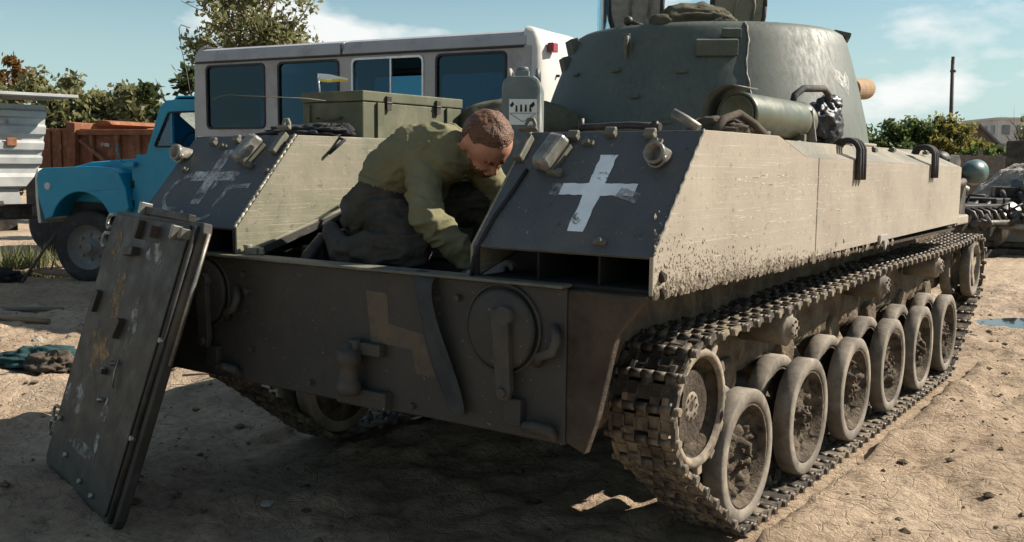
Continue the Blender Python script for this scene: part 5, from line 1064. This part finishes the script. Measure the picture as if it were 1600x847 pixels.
m = MB(); m.tube([(-7.98, 5.42, 2.0), (-8.08, 5.40, 2.55), (-8.16, 5.39, 2.85), (-8.21, 5.40, 3.10), (-8.18, 5.41, 3.14), (-8.08, 5.47, 3.10)], .006, 5); o = m.build('bent_wire', 'pole_wood'); tag(o, 'thin bent wire standing up behind the blue lorry cab', 'wire')
# ------------------------------------------------------------------ right background
t = empty('utility_pole', (-7.2, 46.1, 0), 0, 'tall bare wooden utility pole standing behind the fence', 'pole'); m = MB(); m.cyl((0, 0, 0), (-.15, 0, 6.3), .11, .075, 10); m.build('shaft', 'pole_wood', t); m = MB(); m.bx(-.22, .0, -.12, .12, 5.75, 5.85); m.build('bracket', 'pole_wood', t); m = MB(); m.bx(-.2, -.08, -.08, .08, 6.1, 6.45); m.build('pole_cap', 'pole_wood', t)
t = empty('fence', (0, 0, 0), 0, 'low grey board fence running across behind the rubble heap', 'fence'); a = Vector((-7.8, 29.5, 0)); b = Vector((-.5, 34.6, 0)); d = (b-a); L = d.length; rz = math.atan2(d.y, d.x)
for k in range(44): p_ = a+d*(k+.5)/44; m = MB(); m.box((p_.x, p_.y, .93+.02*math.sin(k*2.3)), (L/44*.96, .03, 1.86), rz); m.build('board', 'old_wood_grey', t)
for k in range(8): p_ = a+d*k/7; m = MB(); m.box((p_.x+.05, p_.y+.09, 1.02), (.12, .12, 2.04), rz); m.build('post', 'old_wood_grey', t)
# house with slate gable roof
t = empty('gable_house', (-9.2, 63, 0), R(35), 'low house with a grey slate gable roof beyond the fence', 'house')
m = MB(); m.bx(-1.6, 1.6, 0, 7, 0, 2.6); m.build('wall', 'brick_dull', t); m = MB(); m.panel([(-1.6, 2.6), (1.6, 2.6), (0, 4.05)], [], .0, .25, 'y'); m.build('gable', 'brick_dull', t)
for s_ in (1, -1):
    m = MB(); m.add([(0, -.3, 4.15), (s_*1.95, -.3, 2.42), (s_*1.95, 7.3, 2.42), (0, 7.3, 4.15)], [(0, 1, 2, 3)]); o = m.build('roof_slope', 'slate', t); q_ = o.modifiers.new('s', 'SOLIDIFY'); q_.thickness = .12
m = MB(); m.bx(-.35, .35, -.03, -.001, 2.7, 3.3); m.build('attic_window', 'win_dark', t)
# apartment block
t = empty('apartment_block', (-22.6, 152.6, 0), R(34), 'pale grey panel apartment block in the far distance', 'building')
m = MB(); m.bx(0, 26, 0, 11, 0, 8.3); m.build('wall', 'concrete', t); m = MB(); m.bx(-.2, 26.2, -.2, 11.2, 8.31, 8.65); m.build('parapet', 'concrete', t)
wm = MB().bx(-.55, .55, -.05, .04, -.65, .65).mesh('window', 'win_dark')
for fz in (1.6, 4.3, 6.9):
    for fx_ in range(12): link('window', wm, t, (1.1+fx_*2.05, -.05, fz))
for j in (1.0, 4.3, 6.9):
    for fy in range(4): link('window', wm, t, (-.05, 1.6+fy*2.4, max(1.6, j)), (0, 0, -math.pi/2))
# rubble heap and dark machine behind it
nu, nv = 90, 60; A, B = np.meshgrid(np.linspace(-2.6, 3.2, nu), np.linspace(-2, 2, nv), indexing='ij'); P = np.stack([A.ravel(), B.ravel(), 0*A.ravel()], -1)
hh = 1.85*np.clip(1-(A.ravel()/np.where(A.ravel() < 0, 2.6, 3.2))**2, 0, 1)*np.clip(1-(B.ravel()/2)**2, 0, 1)**.8*(1+.30*fnoise(P, .9, 3, 3))+.16*fnoise(P, 3.2, 4, 5)*np.clip(2-(A.ravel()/2.6)**2-(B.ravel()/1.6)**2, 0, 1)-.12
o = link('rubble_heap', npmesh('rubble_heap', np.stack([A.ravel(), B.ravel(), hh], -1), gridfaces(nu, nv), 'rubble', False), None, (.15, 21.4, 0), (0, 0, R(20))); tag(o, 'grey heap of rubble and dirt behind the scrap engines', 'rubble heap')
t = empty('dark_machine', (-.85, 26.9, 0), R(9), 'black machine body with a stubby exhaust stack behind the rubble heap', 'machine')
m = MB(); m.bx(-1.1, 3, 0, 1.8, .4, 2.18); m.build('body', 'scrap_dark', t, .05); m = MB(); m.bx(-.15, .15, .3, .6, 2.19, 3.05); m.build('exhaust_stack', 'scrap_dark', t, .03); m = MB(); m.bx(-.5, .25, .2, .8, 2.19, 2.40); m.build('hump', 'scrap_dark', t, .05)
# scrap engines
def engine(loc, rz, label, mt_, sd, s_=1):
    t = empty('scrap_engine', loc, rz, label, 'engine', 'scrap engines by the rubble'); rg = random.Random(sd)
    m = MB(); m.bx(-.55*s_, .55*s_, -.22*s_, .22*s_, .22*s_, .62*s_); m.build('block', mt_, t, .02); m = MB(); m.bx(-.5*s_, .5*s_, -.15*s_, .15*s_, .12*s_, .22*s_); m.build('oil_pan', 'scrap_dark', t, .03)
    m = MB(); m.bx(-.52*s_, .52*s_, -.2*s_, -.02*s_, .621*s_, .74*s_); m.build('cylinder_head', mt_, t, .015); m = MB(); m.bx(-.52*s_, .52*s_, .02*s_, .2*s_, .621*s_, .74*s_); m.build('cylinder_head', mt_, t, .015)
    m = MB(); m.lathe([(0, 0), (0, .28*s_), (.06*s_, .30*s_), (.12*s_, .26*s_), (.14*s_, .12*s_), (.26*s_, .10*s_), (.26*s_, 0)], (.56*s_, 0, .40*s_), 'x', 22); m.build('flywheel_housing', 'scrap_light', t)
    for k in range(6): x_ = (-.45+.18*k)*s_; m = MB(); m.tube([(x_, -.21*s_, .68*s_), (x_, -.34*s_, .64*s_), (x_+.06*s_, -.38*s_, .5*s_)], .035*s_, 8); m.build('exhaust_stub', 'scrap_dark', t)
    m = MB(); m.tube([(-.5*s_, -.38*s_, .5*s_), (.5*s_, -.38*s_, .48*s_)], .05*s_, 10); m.build('manifold', 'scrap_light' if sd % 2 else 'scrap_dark', t)
    for k in range(12):
        p_ = Vector((rg.uniform(-.5, .5)*s_, rg.uniform(-.36, .1)*s_, rg.uniform(.3, .85)*s_)); m = MB()
        if k % 3 == 0: m.cyl(p_, p_+Vector((rg.uniform(-.1, .1), -.14, rg.uniform(-.05, .1)))*s_, rg.uniform(.04, .10)*s_, n=14); m.build('pump', rg.choice(['scrap_light', 'scrap_dark', 'scrap_teal']), t)
        elif k % 3 == 1: m.box(p_, (rg.uniform(.08, .2)*s_, rg.uniform(.08, .16)*s_, rg.uniform(.06, .16)*s_), rg.uniform(0, 3)); m.build('casing', rg.choice(['scrap_light', 'scrap_dark', 'scrap_teal']), t, .01)
        else: m.tube([p_, p_+Vector((.12, -.12, .1))*s_, p_+Vector((.3, -.05, rg.uniform(-.1, .2)))*s_], .018*s_, 6); m.build('hose', 'scrap_dark', t)
    m = MB(); m.bx(-.6*s_, .6*s_, -.3*s_, -.2*s_, 0, .11*s_); m.bx(-.6*s_, .6*s_, .2*s_, .3*s_, 0, .11*s_); m.build('skid', 'scrap_dark', t, .01)
engine((-.06, 15.75, 0), R(14), 'teal grey scrap engine block on skids at the edge of the scrap pile', 'scrap_teal', 3, 1.0); engine((-.62, 14.9, .0), R(70), 'dark greasy scrap engine with tangled hoses just beyond the headlamp', 'scrap_dark', 4, 1.15); engine((.1, 17.3, .0), R(20), 'dark scrap engine standing between the teal engine and the rubble', 'scrap_dark', 5, 1.5); engine((1.9, 17.2, 0), R(40), 'scrap engine at the outer end of the scrap row', 'scrap_dark', 6, 1.2); engine((-.9, 16.4, 0), R(-20), 'scrap engine leaning behind the greasy one with hoses', 'scrap_dark', 7, 1.25)
# ------------------------------------------------------------------ trees
def tree(nm, loc, h, rx, ry, z0, leafm, nleaf, seed, label, ls=.10, nb=9, cl=.45, trunk_r=.10, gap=.30, zf=.5):
    t = empty(nm, loc, 0, label, 'tree' if nm.endswith('tree') else 'bush'); rg = np.random.default_rng(seed); m = MB()
    top = Vector((rg.normal()*.15, rg.normal()*.15, h*.72)); m.tube([(0, 0, -.05), (.04, .02, h*.2), (.02*h, .0, h*.45), top], [trunk_r, trunk_r*.8, trunk_r*.55, trunk_r*.2], 8); tips = []
    for k in range(nb):
        f = .18+.7*k/nb; az = k*2.4+rg.uniform(-.4, .4); st = Vector((.02*h*f, 0, h*.72*f)); ln_ = rg.uniform(.6, 1.0); en = Vector((rx*ln_*math.cos(az)*.85, ry*ln_*math.sin(az)*.85, z0+(h-z0)*rg.uniform(.25, .98)*(.55+.45*f)))
        mid = st.lerp(en, .5)+Vector((0, 0, .06*h)); m.tube([st, mid, en], [trunk_r*.42, trunk_r*.28, trunk_r*.08], 6); tips += [mid, en, mid.lerp(en, .5)]
        for j in range(3):
            e2_ = mid.lerp(en, rg.uniform(.1, .9))+Vector((rg.normal()*rx*.28, rg.normal()*ry*.28, abs(rg.normal())*h*.10)); m.tube([mid.lerp(en, .3), e2_], [trunk_r*.14, trunk_r*.04], 5); tips.append(e2_)
    m.build('trunk', 'bark', t); ncl = int(nleaf/90); C = []
    while len(C) < ncl:
        if rg.random() < .65: b_ = tips[rg.integers(len(tips))]; c_ = np.array(b_)+rg.normal(size=3)*cl*np.array([rx, ry, rx])*.45
        else:
            d_ = rg.normal(size=3); d_ /= np.linalg.norm(d_); r_ = rg.uniform(.3, 1)**.5; c_ = np.array([0, 0, (z0+h)/2])+d_*r_*np.array([rx, ry, (h-z0)/2])
        e_ = ((c_[0]/rx)**2+(c_[1]/ry)**2+((c_[2]-(z0+h)/2)/((h-z0)/2))**2)
        if e_ < 1.25 and fnoise(c_[None, :]+seed, .9, 2, seed)[0] > -gap*1.2: C.append(c_)
    C = np.array(C); per = 90; n = len(C)*per; c0 = np.repeat(C, per, 0)+rg.normal(size=(n, 3))*np.array([.16, .16, .13])*max(.6, rx*.75)
    a1 = rg.normal(size=(n, 3)); a1 /= np.linalg.norm(a1, axis=1)[:, None]; a2 = np.cross(a1, rg.normal(size=(n, 3))); a2 /= np.linalg.norm(a2, axis=1)[:, None]; s_ = ls*rg.uniform(.55, 1.25, (n, 1))
    V = np.stack([c0-a1*s_, c0+a2*s_*.5, c0+a1*s_, c0-a2*s_*.5], 1).reshape(-1, 3); F = np.arange(n*4).reshape(-1, 4)
    o = link('crown', npmesh('crown', V, F, leafm, False), t)
tree('leafy_bush', (-22.4, 12.2, 0), 3.9, 1.25, 1.2, .6, 'leaf_olive', 9000, 1, 'olive grey leafy bush behind the rusty tipper, nearest the trailer', .11)
tree('leafy_bush', (-21.4, 13.2, 0), 4.1, 1.2, 1.2, .5, 'leaf_olive', 9000, 2, 'tall pale olive bush standing behind the middle of the rusty tipper', .11)
tree('leafy_bush', (-20.9, 13.3, 0), 3.8, .75, 1.1, .5, 'leaf_olive', 8000, 3, 'olive bush behind the tipper, between it and the lorry cab', .11)
tree('leafy_bush', (-23.6, 11.2, 0), 3.4, 1.1, 1.0, .4, 'leaf_olive', 5000, 4, 'low olive bush behind the corrugated trailer roof', .11)
tree('rust_leaf_tree', (-27.8, 13.3, 0), 4.9, .9, 1.0, 1.0, 'leaf_rust', 5000, 5, 'tree with rusty autumn leaves at the edge beyond the trailer', .11)
tree('tall_tree', (-16.9, 14.2, 0), 6.6, 1.55, 1.5, 2.4, 'leaf_olive', 9500, 6, 'tall open-crowned tree rising behind the grey bus roof', .09, 14, .40, .14, .10)
tree('dark_shrub_tree', (-13.3, 9.2, 0), 3.45, .55, .8, 1.0, 'leaf_dark', 4000, 7, 'narrow dark green tree beside the front end of the grey bus', .09)
tree('leafy_bush', (-13.6, 12.6, 0), 3.3, 1.6, 1.0, .4, 'leaf_green', 9000, 8, 'green bush seen through the bus windows', .10); tree('leafy_bush', (-8.2, 14.6, 0), 2.6, 1.5, 1.0, .3, 'leaf_green', 6000, 9, 'low green bush behind the middle of the bus', .10)
for i, (x, y, h, r_, lm, lb) in enumerate(((-9.2, 40, 3.35, 1.5, 'leaf_green', 'dark green bush beside the turret on the far side of the yard'), (-7.9, 40.5, 3.55, 1.3, 'leaf_green', 'feathery green bush beyond the hull roof, nearest the dome'), (-6.6, 41.2, 3.45, 1.3, 'leaf_yellow', 'yellow green bush to the left foot of the utility pole'), (-5.3, 42.5, 2.9, 1.0, 'leaf_yellow', 'yellowing low bush between the pole and the gable house'), (-4.6, 39, 2.3, .8, 'leaf_green', 'small green bush in front of the gable house'), (-12.5, 62, 4.2, 1.8, 'leaf_olive', 'far bush behind the utility pole'))):
    tree('leafy_bush', (x, y, 0), h, r_, r_, .4, lm, 7000, 20+i, lb, .13)
tree('bare_tree', (-9.5, 82, 0), 5.8, 1.6, 1.6, 2.8, 'leaf_olive', 1300, 31, 'thin nearly bare tree behind the gable house', .14, 14, .5, .12, 1); tree('bare_tree', (-8.0, 86, 0), 5.9, 1.5, 1.5, 2.2, 'leaf_olive', 1200, 32, 'pale bare tree beside the apartment block', .14, 14, .5, .12, 1)
# far scrub closing the horizon
rg = np.random.default_rng(9); n = 26000; az = rg.uniform(-2.2, .55, n); dist = rg.uniform(48, 90, n); bump_ = 2.0+1.0*np.sin(az*23)+.8*np.sin(az*57+1); zc = np.abs(rg.normal(size=n))*.5*np.maximum(.8, bump_)*.8; c0 = np.stack([np.sin(az)*dist, np.cos(az)*dist, np.minimum(zc, 2.6)], -1)
a1 = rg.normal(size=(n, 3)); a2 = rg.normal(size=(n, 3)); s_ = .30
V = np.stack([c0-a1*s_, c0+a2*s_*.7, c0+a1*s_, c0-a2*s_*.7], 1).reshape(-1, 3); o = link('distant_scrub', npmesh('distant_scrub', V, np.arange(n*4).reshape(-1, 4), 'leaf_olive', False)); o['kind'] = 'stuff'; o['label'] = 'distant low scrub closing off the yard at the horizon'; o['category'] = 'scrub'
# weeds under the trailer
rg = np.random.default_rng(19); n = 420; c0 = np.stack([rg.normal(-10.5, .35, n), rg.normal(4.5, .35, n), np.zeros(n)], -1); hgt = rg.uniform(.08, .32, (n, 1)); ln_ = rg.normal(size=(n, 3))*.08; ln_[:, 2] = 0; wv = rg.normal(size=(n, 3))*.012; wv[:, 2] = 0; up_ = np.array([0, 0, 1.0])*hgt
V = np.stack([c0-wv, c0+wv, c0+ln_+up_], 1).reshape(-1, 3); o = link('weeds', npmesh('weeds', V, np.arange(n*3).reshape(-1, 3), 'leaf_olive', False)); o['kind'] = 'stuff'; o['label'] = 'weedy green grass growing under the corrugated trailer'; o['category'] = 'weeds'
